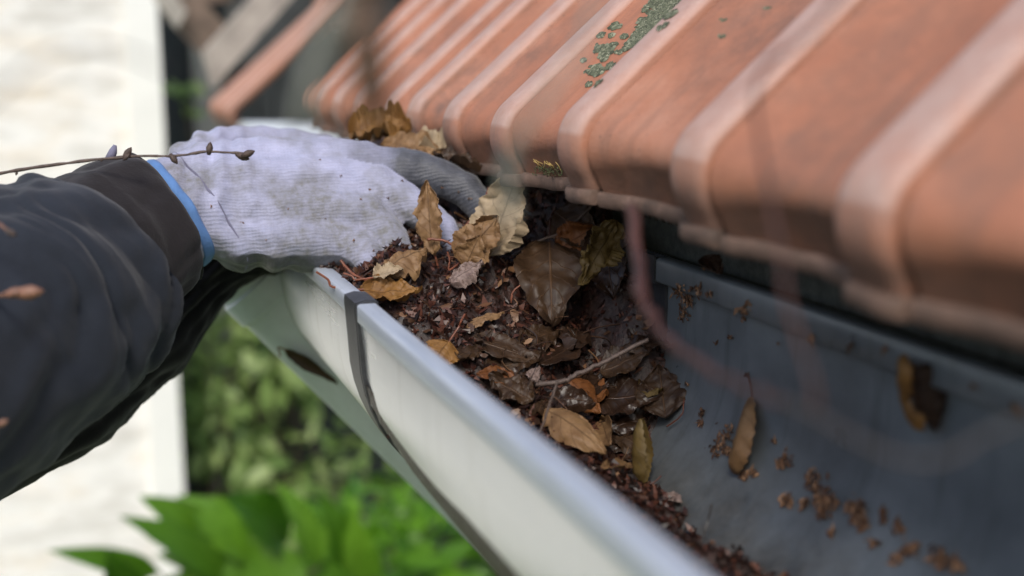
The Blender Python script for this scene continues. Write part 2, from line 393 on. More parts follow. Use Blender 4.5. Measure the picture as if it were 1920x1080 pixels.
# ------------------------------------------------------------------ ground and background
GZ = -2.75
g = build('lawn', [(-40, -20, GZ), (40, -20, GZ), (40, 80, GZ), (-40, 80, GZ)], [(0, 1, 2, 3)], LAWN, sharp=None)
tag(g, 'green lawn far below the gutter', 'lawn', kind='structure')
pv = empty('path', (0.9, 8.5, GZ)); tag(pv, 'pale paved path crossing the garden', 'path', kind='structure')
slab = None
for i in range(9):
    for j in range(4):
        if slab is None:
            m = MB(); m.box((-0.34, -0.34, 0.004), (0.34, 0.34, 0.045)); slab = build('paving_slab', m.v, m.f, PAVE, None, 30)
            slab.parent = pv; o = slab
        else:
            o = slab.copy(); link(o)
        o.location = (-2.6 + i * 0.7 + rng.uniform(-.008, .008), -1.05 + j * 0.7, 0)

# white house on the left
hx = atY(296, 500, 4.0).x
nh = empty('white_house', (hx - 2, 4.2, GZ))
tag(nh, 'white stone house with pale corner post behind the gloved arm', 'house')
m = MB(); m.box((hx - 7, 4.0, GZ), (hx - 0.05, 9.0, 1.9)); m.build('wall', WALLM, nh, 30)
m = MB(); m.box((hx - 0.07, 3.97, GZ), (hx + 0.05, 4.12, 1.9)); m.build('corner_post', WHITE, nh, 30)
m = MB(); m.box((hx - 7.2, 3.7, 1.9), (hx + 0.3, 9.2, 2.0)); m.build('roof', BROWN, nh, 30)
# charcoal shed behind
sx0 = atY(300, 200, 4.9).x; sx1 = atY(374, 200, 4.9).x
sh = empty('charcoal_shed', ((sx0 + sx1) / 2, 5.2, GZ)); tag(sh, 'narrow charcoal boarded shed in the gap beside the white house', 'shed')
m = MB(); m.box((sx0, 5.0, GZ), (sx1 + 1.2, 6.2, 0.55)); m.build('wall', CHAR, sh, 30)
for k in range(7):
    m = MB(); xx = sx0 + 0.02 + k * 0.085; m.box((xx, 4.975, GZ), (xx + 0.075, 4.998, 0.5)); m.build('board', CHAR, sh, 30)
m = MB(); m.box((sx1 - 0.02, 4.93, GZ), (sx1 + 0.10, 4.97, 0.35)); m.build('pale_post', GREYT, sh, 30)
m = MB(); m.box((sx0 - 0.2, 4.8, 0.55), (sx1 + 1.3, 6.3, 0.62)); m.build('roof', CHAR, sh, 30)

# ------------------------------------------------------------------ leaf blades
def outline(u, serr, n=15):
    h = math.sin(math.pi * min(1, u) ** 0.72) ** 0.85 if 0 < u < 1 else 0
    h *= 1 + 0.10 * noise.noise(Vector((u * 3.1, serr * 71, 2.0)))
    if serr: h *= 1 - serr * (((u * n + 1.3 * noise.noise(Vector((u * 5, serr * 90, 0)))) % 1.0) ** 1.3)
    return h

def leaf(name, label, cat, B, T, nrm, width, mat, curl=0.0, bend=0.0, fold=0.0, serr=0.10, crinkle=0.06, tip=1.0, start=0.0,
         stalk=0.0, sdir=None, smat=None, group=None, seed=0, ragged=0.0, twist=0.0, NU=46, NV=7, parent=None, srad=0.00065, thick=0.0003):
    B = Vector(B); T = Vector(T); ex = (T - B); L = ex.length; ex = ex / L
    n = Vector(nrm); n = (n - ex * n.dot(ex)).normalized(); ey = n.cross(ex)
    v, f, uv = [], [], []
    sd = Vector((seed * 3.17, seed * 1.71, seed * 0.37))
    for i in range(NU + 1):
        u = start + (tip - start) * i / NU
        hw = max(0.0004, outline(min(u, 0.999), serr) * width / 2)
        ragged_ = max(ragged, .25 if parent is None else 0)
        for j in range(-NV, NV + 1):
            s = j / NV
            e = 1.0
            if ragged_ and abs(s) > 0.45:
                e = 1 - ragged_ * max(0, noise.noise(Vector((u * 7, s * 1.3, seed)))) * (abs(s) - 0.45) / 0.55 * 1.6
            q = s * hw * e
            if abs(curl) > 1e-3:
                k = curl / max(hw, width * 0.18)
                y = math.sin(q * k) / k; z = (1 - math.cos(q * k)) / k
            else: y, z = q, 0
            z += fold * abs(q)
            z += bend * L * 4 * u * (1 - u)
            w_ = noise.fractal(Vector((u * 4, s * 2.5, 0)) + sd, 1.0, 2.0, 3) * crinkle * 1.5 * width * (0.35 + abs(s))
            z += w_
            if abs(s) < 0.01: z -= 0.004 * width
            a = twist * (u - 0.5)
            y, z = y * math.cos(a) - z * math.sin(a), y * math.sin(a) + z * math.cos(a)
            xo = u * L
            if u == tip and tip < 1: xo += noise.noise(Vector((s * 5, seed, 1.3))) * 0.1 * L
            v.append(B + ex * xo + ey * y + n * z); uv.append((u, s))
    m = 2 * NV + 1
    for i in range(NU):
        for j in range(m - 1):
            f.append((i * m + j, i * m + j + 1, (i + 1) * m + j + 1, (i + 1) * m + j))
    # real thickness: an underside, joined round the rim
    N = len(v)
    nv = [Vector((0, 0, 0)) for _ in v]
    for q in f:
        nn = (v[q[1]] - v[q[0]]).cross(v[q[3]] - v[q[0]])
        for k in q: nv[k] += nn
    v2 = [p - (d.normalized() if d.length > 0 else n) * thick for p, d in zip(v, nv)]
    f2 = [tuple(k + N for k in reversed(q)) for q in f]
    rim = [j for j in range(m)] + [i * m + m - 1 for i in range(1, NU + 1)] + [NU * m + j for j in range(m - 2, -1, -1)] + [i * m for i in range(NU - 1, 0, -1)]
    fr = [(rim[k], rim[k - 1], rim[k - 1] + N, rim[k] + N) for k in range(len(rim))]
    o = build(name, v + v2, f + f2 + fr, mat, parent, 60, uv=uv + uv)
    if parent is None: tag(o, label, cat, group)
    if stalk:
        d = Vector(sdir).normalized() if sdir is not None else -ex
        c = -ex * 0.5 + d * 0.5
        pts = spline([v[NV] + ex * L * 0.05, v[NV] - ex * 0.001, v[NV] + (-ex * 0.35 + c * 0.25) * stalk, v[NV] + c * stalk * 0.75, v[NV] + (c * 0.8 + d * 0.25) * stalk], 4)
        tv, tf = tube(pts, np.linspace(srad, srad * 0.9, len(pts)), 6)
        build('stalk', tv, tf, smat or STALK, o if parent is None else parent)
    return o

# ------------------------------------------------------------------ shrubs
def blade(cx, d, nrm, L, wd):
    ex = d.normalized(); n = (nrm - ex * nrm.dot(ex))
    if n.length < 1e-3: n = Vector((0, 0, 1))
    n.normalize(); ey = n.cross(ex)
    pr = [(0, 0.06), (0.25, 0.8), (0.5, 1.0), (0.75, 0.68), (1.0, 0.04)]
    v, f = [], []
    for u, h in pr:
        sag = -0.35 * u * u * L * 0.5
        for s in (-1, 0, 1):
            v.append(cx + ex * u * L + ey * s * h * wd / 2 + n * (sag + abs(s) * h * wd * 0.12))
    for i in range(4):
        for j in range(2): f.append((i * 3 + j, i * 3 + j + 1, i * 3 + j + 4, i * 3 + j + 3))
    return v, f

def shrub(name, label, base, center, rad, nleaf, L, mat, seed, group=None, nbig=0):
    r = random.Random(seed); root = empty(name, base); tag(root, label, 'shrub', group)
    m = MB(); stems = MB()
    ns = 7; tips = []
    for k in range(ns):
        d = Vector((r.gauss(0, 1), r.gauss(0, 1), r.uniform(0.1, 1.3)))
        tp = Vector(center) + Vector((d.x * rad[0] * 0.5, d.y * rad[1] * 0.5, d.z * rad[2] * 0.5))
        mid = (Vector(base) + tp) / 2 + Vector((r.gauss(0, .05), r.gauss(0, .05), 0.1))
        pts = spline([base, mid, tp], 5); tv, tf = tube(pts, np.linspace(0.014, 0.004, len(pts)), 6); 
        build('stem', tv, tf, WOODY, root); tips += pts[5:]
    for k in range(nleaf):
        d = Vector((r.gauss(0, 1), r.gauss(0, 1), r.gauss(0, 1))).normalized() * r.random() ** 0.4
        # clumps
        cl = noise.noise(Vector((d.x * 2.3 + seed, d.y * 2.3, d.z * 2.3)))
        if cl < -0.12: continue
        p = Vector(center) + Vector((d.x * rad[0], d.y * rad[1], d.z * rad[2]))
        dirv = (d + Vector((r.gauss(0, .5), r.gauss(0, .5), r.gauss(-0.25, .4)))).normalized()
        l = L * r.uniform(0.6, 1.25)
        v, f = blade(p, dirv, Vector((r.gauss(0, .5), r.gauss(-.25, .5), 1)), l, l * r.uniform(0.36, 0.55)); m.add(v, f)
    o = m.build('foliage', mat, root, 180); tag(o, kind='stuff')
    return root
def S(px, py, y): return atY(px, py, y)
def gnd(p): return Vector((p.x, p.y, GZ))
for nm, lab, px, py, y, rad, n, L, mt, sd in (
    ('garden_shrub', 'large bright green leafy shrub below the gutter joint', 720, 1130, 2.3, (0.42, 0.35, 0.30), 900, 0.10, GREEN1, 3),
    ('garden_shrub', 'dark green shrub at the bottom edge beneath the gutter', 900, 1010, 2.9, (0.36, 0.4, 0.42), 800, 0.10, GREEN2, 5),
    ('garden_shrub', 'mid green shrub showing below the black sleeve', 560, 640, 4.6, (0.36, 0.4, 0.26), 300, 0.13, GREEN3, 8),
    ('garden_shrub', 'pale green shrub standing beside the paved path', 620, 900, 4.2, (0.42, 0.4, 0.24), 260, 0.13, GREEN3, 13),
    ('garden_shrub', 'pale green shrub growing beside the pale corner post', 425, 760, 4.5, (0.20, 0.25, 0.48), 420, 0.11, GREEN3, 17),
    ('garden_shrub', 'tall olive shrub in the distance right of the path', 760, 800, 6.4, (0.7, 0.6, 0.55), 700, 0.15, GREEN1, 21),
    ('garden_shrub', 'wide hedge closing the garden far behind', 560, 380, 13.0, (3.4, 0.8, 1.9), 2600, 0.30, GREEN2, 25)):
    c_ = S(px, py, y); shrub(nm, lab, gnd(c_), c_, rad, n, L, mt, sd)
# broad near leaves, bottom left
r0 = S(400, 1190, 1.75)
br = empty('broad_leaved_plant', gnd(r0)); tag(br, 'broad leaved green plant rising at the bottom left below the sleeve', 'plant')
tv, tf = tube(spline([gnd(r0), r0 + Vector((0, 0.02, -0.6)), r0], 6), np.linspace(0.016, 0.007, 13), 7); build('stem', tv, tf, WOODY, br)
for (a, b), (c_, d), wd in (((300,1075),(90,1032),.042), ((430,1080),(225,968),.06), ((400,1010),(260,930),.055), ((500,1050),(330,930),.09), ((540,1010),(420,930),.09),
                  ((560,1100),(290,1040),.075), ((600,1060),(520,905),.06), ((650,1080),(600,920),.06), ((250,1130),(200,1030),.07), ((690,1090),(660,950),.06), ((420,1140),(370,990),.10), ((540,1140),(470,1000),.10),
                  ((480,1120),(300,1090),.09), ((640,1150),(560,1030),.09)):
    b0 = S(a, b, 1.75 + rng.uniform(-.05, .05)); b1 = S(c_, d, 1.72 + rng.uniform(-.1, .1))
    leaf('leaf', None, None, b0, b1, (rng.gauss(0, .25), -0.8, 0.6), wd * 1.35, GREEN1, 0.5, 0.08, serr=0, crinkle=0.05, NU=12, NV=3, parent=br, seed=int(a), thick=0.0006)
    tv, tf = tube(spline([r0, (r0 + b0) / 2 + Vector((0, 0, -.01)), b0], 3), 0.0025, 5); build('stalk', tv, tf, WOODY, br)
# a green sprig against the charcoal shed
sp0 = S(352, 190, 4.4)
sg = empty('green_sprig', (sp0.x, sp0.y, GZ)); tag(sg, 'small bright green sprig in front of the charcoal shed', 'plant')
tv, tf = tube(spline([(sp0.x + 0.02, sp0.y, GZ), sp0 + Vector((0.03, 0, -1)), sp0], 6), 0.006, 6); build('stem', tv, tf, WOODY, sg)
for k in range(11):
    q = sp0 + Vector((rng.gauss(0, .03), rng.gauss(0, .03), rng.gauss(0, .04)))
    v, f = blade(q, Vector((rng.gauss(0, 1), rng.gauss(0, 1), rng.gauss(0, 1))), Vector((0, -1, .5)), 0.08, 0.045); build('leaf', v, f, GREEN3, sg, 180)

# ------------------------------------------------------------------ roof tiles
SLOPE = R_(41.5)
XN, ZN, RB = 0.126, 0.0905, 0.012           # nose plane, height where the bend starts, pan bend radius
RIBH, RIBW = 0.0170, 0.032
ZLIP = 0.0660
TLEN, EXPO = 0.44, 0.38
def path(L):
    """pan centre line from drip edge to head: (point xz, normal xz), a bullnose that curls back under"""
    out = []
    cx, cz = XN + RB, ZN
    for k in range(15):
        a = lerp(R_(219), math.pi / 2 + SLOPE, k / 14)
        out.append(((cx + RB * math.cos(a), cz + RB * math.sin(a)), (math.cos(a), math.sin(a)), a))
    sx_, sz_ = out[-1][0]; nx, nz = -math.sin(SLOPE), math.cos(SLOPE)
    for d in (0.02, 0.05, 0.1, 0.16, 0.24, 0.33, L):
        out.append(((sx_ + d * math.cos(SLOPE), sz_ + d * math.sin(SLOPE)), (nx, nz), math.pi / 2 + SLOPE))
    (px, pz), n0, a0 = out[0]
    return [((px, pz), n0, None)] + out
def ribprof(y0, y1):
    """across the tile from its far seam y1 down to its near seam y0: (y, height)"""
    rb = y0 + RIBW; ye = y1 - 0.002; yb = rb + 0.006
    p = [(y1 - 0.0012, 0.0070), (ye, 0.0090), (ye - 0.002, 0.0115)]
    for k in range(1, 16):
        q = k / 16; p.append((lerp(ye - 0.002, yb, q), 0.0118 * max(0, 1 - q / 0.72) ** 2.0))
    p += [(yb, 0.0001), (rb + 0.0025, 0.0012), (rb + 0.0006, 0.0058), (rb - 0.0006, 0.0122), (rb - 0.002, 0.0154), (rb - 0.005, 0.0167), (rb - 0.010, RIBH),
          (rb - 0.020, RIBH), (rb - 0.025, 0.0167), (rb - 0.0280, 0.0157), (rb - 0.0300, 0.0140), (y0 + 0.0008, 0.0120)]
    return p
def sag(y): return -0.040 * max(0.0, -0.10 - y)
def make_tile(y0, y1, mat, name='tile', parent=None):
    pr = ribprof(y0, y1); pa = path(TLEN); nP, nY = len(pa), len(pr); v, f = [], []; at1, at2, ends = [], [], []
    for layer in (0, 1):
        for ip, ((px, pz), (nx, nz), an) in enumerate(pa):
            for y, h in pr:
                hh = h - layer * 0.0085
                x_, z_ = px + nx * hh, pz + nz * hh
                if an is None: x_ += max(0, z_ - ZLIP) * 0.45; z_ = min(z_, ZLIP)
                v.append(Vector((x_, y, z_ + sag(y))))
                if ip == 0 and layer == 0: ends.append((y, x_))
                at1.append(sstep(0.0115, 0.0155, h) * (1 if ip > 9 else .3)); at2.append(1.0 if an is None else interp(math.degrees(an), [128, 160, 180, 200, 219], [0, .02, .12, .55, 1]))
    N = nP * nY
    for i in range(nP - 1):
        for j in range(nY - 1):
            a, b, c_, d = i * nY + j, i * nY + j + 1, (i + 1) * nY + j + 1, (i + 1) * nY + j
            f.append((a, b, c_, d)); f.append((d + N, c_ + N, b + N, a + N))
    for j in range(nY - 1):
        f.append((j + 1, j, j + N, j + 1 + N)); q = (nP - 1) * nY + j; f.append((q, q + 1, q + 1 + N, q + N))
    for i in range(nP - 1):
        a = i * nY; f.append((a, a + nY, a + nY + N, a + N)); a = i * nY + nY - 1; f.append((a + nY, a, a + N, a + nY + N))
    o = build(name, v, f, mat, parent, 50, attrs={'worn_sheen': ('FLOAT', at1), 'grime_shade': ('FLOAT', at2)})
    # drip lip under the nose, a grimy rounded bead
    lv, lf = [], []
    sec = [(-0.002, 0.0016), (0.0028, 0.0012), (0.0042, -0.0006), (0.0038, -0.0054), (0.0022, -0.0072), (-0.009, -0.0072), (-0.009, 0.0016)]
    K = len(sec); pl = ends
    for y, ex_ in ends:
        wv = noise.noise(Vector((y * 60, 0, 0))) * 0.0012
        for so, sz in sec: lv.append(Vector((ex_ - so, y, ZLIP - 0.001 + sz + wv + sag(y))))
    for j in range(len(pl) - 1):
        for k in range(K):
            k2 = (k + 1) % K; lf.append((j * K + k, j * K + k2, (j + 1) * K + k2, (j + 1) * K + k))
    lf.append(tuple(range(K - 1, -1, -1))); lf.append(tuple((len(pl) - 1) * K + k for k in range(K)))
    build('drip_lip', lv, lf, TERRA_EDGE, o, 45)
    return o
SEAM_Y = [s - RIBW for s in (0.84, 0.72, 0.61, 0.505, 0.392, 0.299, 0.199, 0.089, -0.030, -0.168, -0.299, -0.425, -0.55, -0.675, -0.80)]
roof = empty('tiled_roof', (0.4, 0.0, 0.06)); tag(roof, 'terracotta tiled roof edge with raised ribs overhanging the gutter', 'roof')
tiles = []
up = Vector((math.cos(SLOPE), 0, math.sin(SLOPE))); nn = Vector((-math.sin(SLOPE), 0, math.cos(SLOPE)))
for k in range(len(SEAM_Y) - 1):
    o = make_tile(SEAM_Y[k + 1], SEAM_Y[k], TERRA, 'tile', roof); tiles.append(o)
    # a little laying tolerance
    o.location = Vector((rng.uniform(-.0012, .0012), 0, rng.uniform(-.001, .001)))
for course in (1, 2):
    for o in tiles:
        c_ = o.copy(); link(c_); c_.parent = roof; c_.location = up * EXPO * course + nn * 0.012 * course
        for ch in o.children:
            d_ = ch.copy(); link(d_); d_.parent = c_
# lichen on the tile above the pile
lt = tiles[7]
def _tbvh():
    V_, F_ = [], []
    for o in tiles:
        b = len(V_); V_ += [vv.co + ORIG[o] + o.location for vv in o.data.vertices]; F_ += [tuple(i + b for i in p.vertices) for p in o.data.polygons]
    return BVHTree.FromPolygons(V_, F_)
TB = _tbvh()
def pan_hit(px, py):
    return TB.ray_cast(CAM, ray(px, py).normalized())[:2]
lich = []
for px, py, s in ((1082,135,13),(1110,125,7),(1100,96,14),(1120,50,7),(1125,100,5),(1087,158,6),(1070,160,4),(1135,70,4),(1118,85,4),(1165,70,17),(1185,50,17),(1200,30,17),(1215,12,17),(1152,82,9),
                  (1230,0,14),(1195,8,12),(1170,40,6),(1098,112,4),(1060,115,3),(1092,68,4),(1112,68,3),(1140,92,5),(1176,20,4),(1207,52,7),(1222,30,8),(1335,38,5),(1330,70,5),(1415,18,5)):
    px = px + (34 if px < 1300 else 20); p, ln_ = pan_hit(px, py)
    if p is None: continue
    lu = (up - ln_ * up.dot(ln_)).normalized(); lv_ = ln_.cross(lu); rr = s / FPX * (p - CAM).length * 1.05
    rl = random.Random(int(px * 31 + py)); m = MB()
    for k in range(int(26 + (s * 1.0) ** 2 * 1.1)):
        a_ = rl.uniform(0, 2 * math.pi); rk = rr * math.sqrt(rl.random()) * (1 + 0.75 * noise.noise(Vector((math.cos(a_) * 1.7 + px, math.sin(a_) * 1.7, py))))
        if noise.noise(Vector((px + math.cos(a_) * rk * 420, py + math.sin(a_) * rk * 420, 3))) < -.22: continue
        q = p + lu * math.cos(a_) * rk + lv_ * math.sin(a_) * rk * 1.7; z_ = rl.uniform(.0011, .0024); t0 = rl.uniform(0, 6.28); hh = rl.uniform(.0002, .0009)
        ring = [q + (lu * math.cos(t0 + c4 * 1.257) + lv_ * math.sin(t0 + c4 * 1.257)) * z_ * rl.uniform(.6, 1.2) - ln_ * .0002 for c4 in range(5)]
        m.add(ring + [q + ln_ * hh], [(c4, (c4 + 1) % 5, 5) for c4 in range(5)])
    if m.v: build('lichen', m.v, m.f, LICHEN, lt if px < 1310 else tiles[8], 60)
# deck under the tiles, fascia and eaves comb
m = MB(); o0 = Vector((XN + RB + 0.10, 0, ZN + 0.055))
v = []
for y in (-0.85, 0.78):
    for a, b in ((0, 0), (1.15, 0), (1.15, -0.03), (0, -0.03)): v.append(Vector((o0.x, y, o0.z)) + up * a + nn * b)
m.add(v, [(0,1,2,3),(7,6,5,4),(0,4,5,1),(1,5,6,2),(2,6,7,3),(3,7,4,0)]); m.build('roof_deck', FASCIA, roof, 30)
m = MB(); m.box((0.2265, -0.85, -0.115), (0.250, 0.78, 0.105)); m.build('fascia_board', FASCIA, roof, 30)
m = MB(); m.box((0.251, -0.85, -0.112), (0.96, 0.78, -0.095)); m.build('soffit_board', BROWN, roof, 30)
comb = MB(); comb.box((0.2170, -0.84, 0.012), (0.2262, 0.77, 0.032))
cb = comb.build('eaves_comb', COMB, roof, 30)
m = MB()
for k in range(170):
    y = -0.83 + k * 0.0094 + rng.uniform(-.001, .001); hgt = 0.026 + rng.uniform(-.006, .006); ln = rng.uniform(-.003, .003)
    m.tube([(0.2185, y, 0.032), (0.2165 + rng.uniform(-.002, .001), y + ln * .5, 0.032 + hgt * .6), (0.215 + rng.uniform(-.003, .002), y + ln, 0.032 + hgt)], [0.0026, 0.0024, 0.0016], 5)
tag(m.build('comb_teeth', COMB, cb, 50), kind='stuff')
# house wall under the eaves
hw_ = build('house_wall', *(lambda b: (b.v, b.f))(MB().box((0.95, -0.8, GZ), (1.15, 0.74, 0.25))), WALLM, None, 30)
tag(hw_, 'house wall hidden below the tiled eaves', 'wall')

# neighbouring roof beyond the end of the gutter
nb = empty('neighbour_roof', (0.6, 2.3, -0.05)); tag(nb, 'blurred terracotta roof end with timber bargeboards beyond the gutter', 'roof')
anchor = atY(430, 232, 2.0)
for k in range(4):
    for cs in range(3):
        src = tiles[3]; c_ = src.copy(); link(c_); c_.parent = nb
        c_.location = Vector(anchor) - (ORIG[nb]) + ORIG[roof] - Vector((0.11, 0.345, 0.07)) + Vector((0, 0.113 * k, 0)) + up * EXPO * cs + nn * 0.012 * cs
        for ch in src.children:
            d_ = ch.copy(); link(d_); d_.parent = c_
def plank(name, a, b, wv, th, mat, parent, seed=0):
    a = Vector(a); b = Vector(b); d = (b - a).normalized(); side = Vector(wv); s2 = d.cross(side).normalized() * th
    v = [a, a + side, a + side + s2, a + s2, b, b + side, b + side + s2, b + s2]
    return build(name, v, [(0,1,2,3),(7,6,5,4),(0,4,5,1),(1,5,6,2),(2,6,7,3),(3,7,4,0)], mat, parent, 30)
plank('bargeboard', atY(300, 20, 3.0), atY(418, 150, 3.0), (0.05, 0, 0.11), 0.05, BROWN, nb)
plank('bargeboard', atY(285, -5, 2.9), atY(330, 55, 2.9), (0.03, 0, 0.05), 0.04, GREYT, nb)
plank('rafter', atY(395, 165, 2.5), atY(640, -110, 2.5), (-0.02, 0, 0.09), 0.05, GREYT, nb)
plank('soffit', atY(330, 10, 3.1), atY(640, -10, 3.1), (0, 0, 0.12), 0.04, BROWN, nb)
plank('eaves_shade', atY(430, 120, 3.2), atY(700, 120, 3.2), (0, 0, 0.35), 0.3, CHAR, nb)  # charcoal block added where there is only shade under the roof
gx = atY(470, 235, 2.0)
tv, tf = tube([gx + Vector((-.02, -.02, -.035)), gx + Vector((0.14, 0.02, -.04)), gx + Vector((.4, .03, -.05))], 0.045, 12); build('gutter_pipe', tv, tf, PIPE, nb)

# ------------------------------------------------------------------ gutter
W, HB, DS = 0.200, 0.0165, -0.030
def gsec(t_=0.0012):
    o = []
    A = 22
    o.append((0.0, -0.0112))
    for k in range(A + 1):
        a = math.pi + math.pi * k / A; o.append((0.1 + 0.1 * math.cos(a), DS + 0.1 * math.sin(a)))
    o += [(0.2, HB - 0.001), (0.199, HB), (0.1925, HB), (0.1908, HB - 0.0006), (0.190, HB - 0.002), (0.190, HB - 0.0145), (0.1908, HB - 0.0155), (0.2 - t_, HB - 0.0158)]
    ni = len(o)
    for k in range(A + 1):
        a = 2 * math.pi - math.pi * k / A; o.append((0.1 + (0.1 - t_) * math.cos(a), DS + (0.1 - t_) * math.sin(a)))
    no = len(o)
    o += [(t_, -0.0105), (0.0092, -0.0105), (0.0102, -0.0095), (0.0102, -0.0012), (0.0094, -0.0003), (0.0084, 0), (0.0006, 0), (-0.0008, -0.0004), (-0.0016, -0.0014), (-0.0016, -0.0102), (-0.001, -0.0111)]
    return o, ni, no
SEC, NI, NO = gsec()
def sweep(y0, y1, n, parent, name, mats, dz=0.0, dx=0.0):
    K = len(SEC); v, f, fm = [], [], []
    for i in range(n + 1):
        y = lerp(y0, y1, i / n)
        for x, z in SEC:
            wb = noise.noise(Vector((y * 5, x * 6, z * 6))) * 0.0007
            fl = 0.0022 * math.exp(-((y + 0.0035) / 0.016) ** 2) * (1 if (y < 0 and z < -0.012 and x < 0.08) else 0)
            v.append(Vector((x + wb + dx + fl, y, z + wb * .6 + dz)))
    for i in range(n):
        for k in range(K):
            k2 = (k + 1) % K
            f.append((i * K + k, i * K + k2, (i + 1) * K + k2, (i + 1) * K + k)); fm.append(1 if NI - 8 <= k <= NO else (2 if k > NO else 0))
    f.append(tuple(range(K - 1, -1, -1))); f.append(tuple(n * K + k for k in range(K))); fm += [0, 0]
    return build(name, v, f, None, parent, 50, mats=mats, fmat=fm)
gut = empty('roof_gutter', (0.1, 0.0, -0.13)); tag(gut, 'deep half round zinc gutter with sealed joint, filled with leaves', 'gutter')
near = sweep(-0.95, -0.0035, 120, gut, 'gutter_length', [ZINC, ZINC_IN, ZINC_RIM])
far = sweep(0.002, 0.78, 40, gut, 'gutter_length', [ZINC, ZINC_IN, ZINC_RIM], dz=-0.001, dx=0.0006)
# joint: rubber strip wrapped outside and inside with steel edging
def strip(y0, y1, off, t_, name, mat, parent, inner=False, zs=0.0):
    pts = []
    A = 26
    if not inner:
        pts += [(0.011, 0.0 + off), (0.004, 0.0008 + off), (-0.0015 - off * .6, -0.0005 + off * .4), (-0.0018 - off, -0.004), (-0.0012 - off, -0.012)]
        for k in range(A + 1):
            a = math.pi + math.pi * k / A; pts.append((0.1 + (0.1 + off) * math.cos(a), DS + (0.1 + off) * math.sin(a)))
        pts += [(0.2 + off, HB)]
    else:
        pts += [(0.1885, HB + 0.0015), (0.1885, HB - 0.016), (0.1965 - off, HB - 0.018)]
        for k in range(A + 1):
            a = 2 * math.pi - math.pi * k / A; pts.append((0.1 + (0.0985 - off) * math.cos(a), DS + (0.0985 - off) * math.sin(a)))
        pts += [(0.0025 + off, -0.0115)]
    m = len(pts); v, f = [], []
    nrm = []
    for i, (x, z) in enumerate(pts):
        a = Vector(pts[max(i - 1, 0)]); b = Vector(pts[min(i + 1, m - 1)]); d = (b - a).normalized(); nrm.append((d.y, -d.x))
    for (x, z), (nx, nz) in zip(pts, nrm):
        for y, e in ((y0, 0), (y0, t_), (y1, t_), (y1, 0)):
            v.append(Vector((x - nx * e, y, z - nz * e)))
    for i in range(m - 1):
        for k in range(4):
            k2 = (k + 1) % 4; f.append((i * 4 + k, i * 4 + k2, (i + 1) * 4 + k2, (i + 1) * 4 + k))
    f.append((3, 2, 1, 0)); f.append(tuple((m - 1) * 4 + k for k in range(4)))
    return build(name, v, f, mat, parent, 50)
js = strip(0.0004, 0.0275, 0.0006, 0.0016, 'joint_strip', RUBBER, gut)
strip(0.0277, 0.0310, 0.0004, 0.0024, 'strip_edging', ZINC_DARK, js)
strip(-0.0032, -0.0014, 0.0004, 0.0034, 'sealing_bead', RUBBER, js)
strip(-0.0036, 0.012, 0.0, 0.0015, 'inner_seal', RUBBER, gut, inner=True)

# downpipe slanting away beneath the far length
dp = empty('downpipe', P(600, 590, 1.02)); tag(dp, 'pale blue grey downpipe slanting below the gutter behind the joint', 'downpipe')
pa_, pb_ = P(474, 500, 1.00), P(1042, 1061, 1.10)
tv, tf = tube([pa_ - (pb_ - pa_).normalized() * .02, pa_, lerp(pa_, pb_, .3), lerp(pa_, pb_, .6), pb_, pb_ + (pb_ - pa_) * .25 + Vector((0.06, 0, -.02)), pb_ + (pb_ - pa_) * .3 + Vector((0.08, 0.02, -1.6))], 0.040, 24); build('pipe', tv, tf, PIPE, dp)
PIPE_OBJ = bpy.data.objects['pipe']
dd = (pb_ - pa_).normalized(); q = pa_ + dd * .02
tv, tf = tube([q - dd * .012, q - dd * .010, q + dd * .010, q + dd * .012], [0.0402, 0.0425, 0.0425, 0.0402], 24); build('pipe_collar', tv, tf, PIPE, dp)

# ------------------------------------------------------------------ leaf mould filling the gutter
def pile_z(x, y):
    zc = interp(y, [-0.9, -0.34, -0.26, -0.18, -0.11, -0.06, -0.01, 0.04, 0.09, 0.14, 0.2, 0.3, 0.5, 0.8],
                   [-0.132, -0.122, -0.111, -0.101, -0.092, -0.083, -0.058, -0.020, 0.004, 0.014, -0.004, -0.012, -0.02, -0.02])
    a = sstep(0.105, 0.165, x) * sstep(0.28, 0.02, y) * sstep(-0.28, -0.02, y)
    zc -= a * 0.030
    zc += sstep(0.10, 0.165, x) * sstep(0.05, 0.13, y) * 0.034
    zc += sstep(0.150, 0.192, x) * sstep(-0.05, 0.03, y) * 0.050
    zc -= (1 - sstep(0.0, 0.045, x)) * 0.013
    zc += 0.082 * math.exp(-((y - 0.30) / 0.075) ** 2) * sstep(0.03, 0.085, x) * (1 - .5 * sstep(.105, .13, x))
    n = noise.fractal(Vector((x * 30, y * 30, 3.1)), 1.0, 2.0, 4) * 0.0095 + noise.fractal(Vector((x * 110, y * 110, 1.7)), 1.0, 2.0, 3) * 0.0052
    return zc + n
def gut_z(x):
    d = 0.1 - 0.0012; q = min(d, abs(x - 0.1)); return DS - math.sqrt(max(0, d * d - q * q))
v, f = [], []; NX, NY = 70, 330
for i in range(NY + 1):
    y = lerp(-0.45, 0.76, i / NY)
    for j in range(NX + 1):
        x = lerp(0.0022, 0.1978, j / NX); z = pile_z(x, y); gz_ = gut_z(x)
        v.append(Vector((x, y, max(z, gz_ - 0.004) if gz_ < DS - 0.002 else z)))
for i in range(NY):
    for j in range(NX):
        a = i * (NX + 1) + j; f.append((a, a + 1, a + NX + 2, a + NX + 1))
mould = build('leaf_mould', v, f, MULCH, None, 180)
tag(mould, 'dark reddish brown wet leaf mould heaped in the gutter', 'leaf mould', kind='stuff')
r = random.Random(11); m = MB()
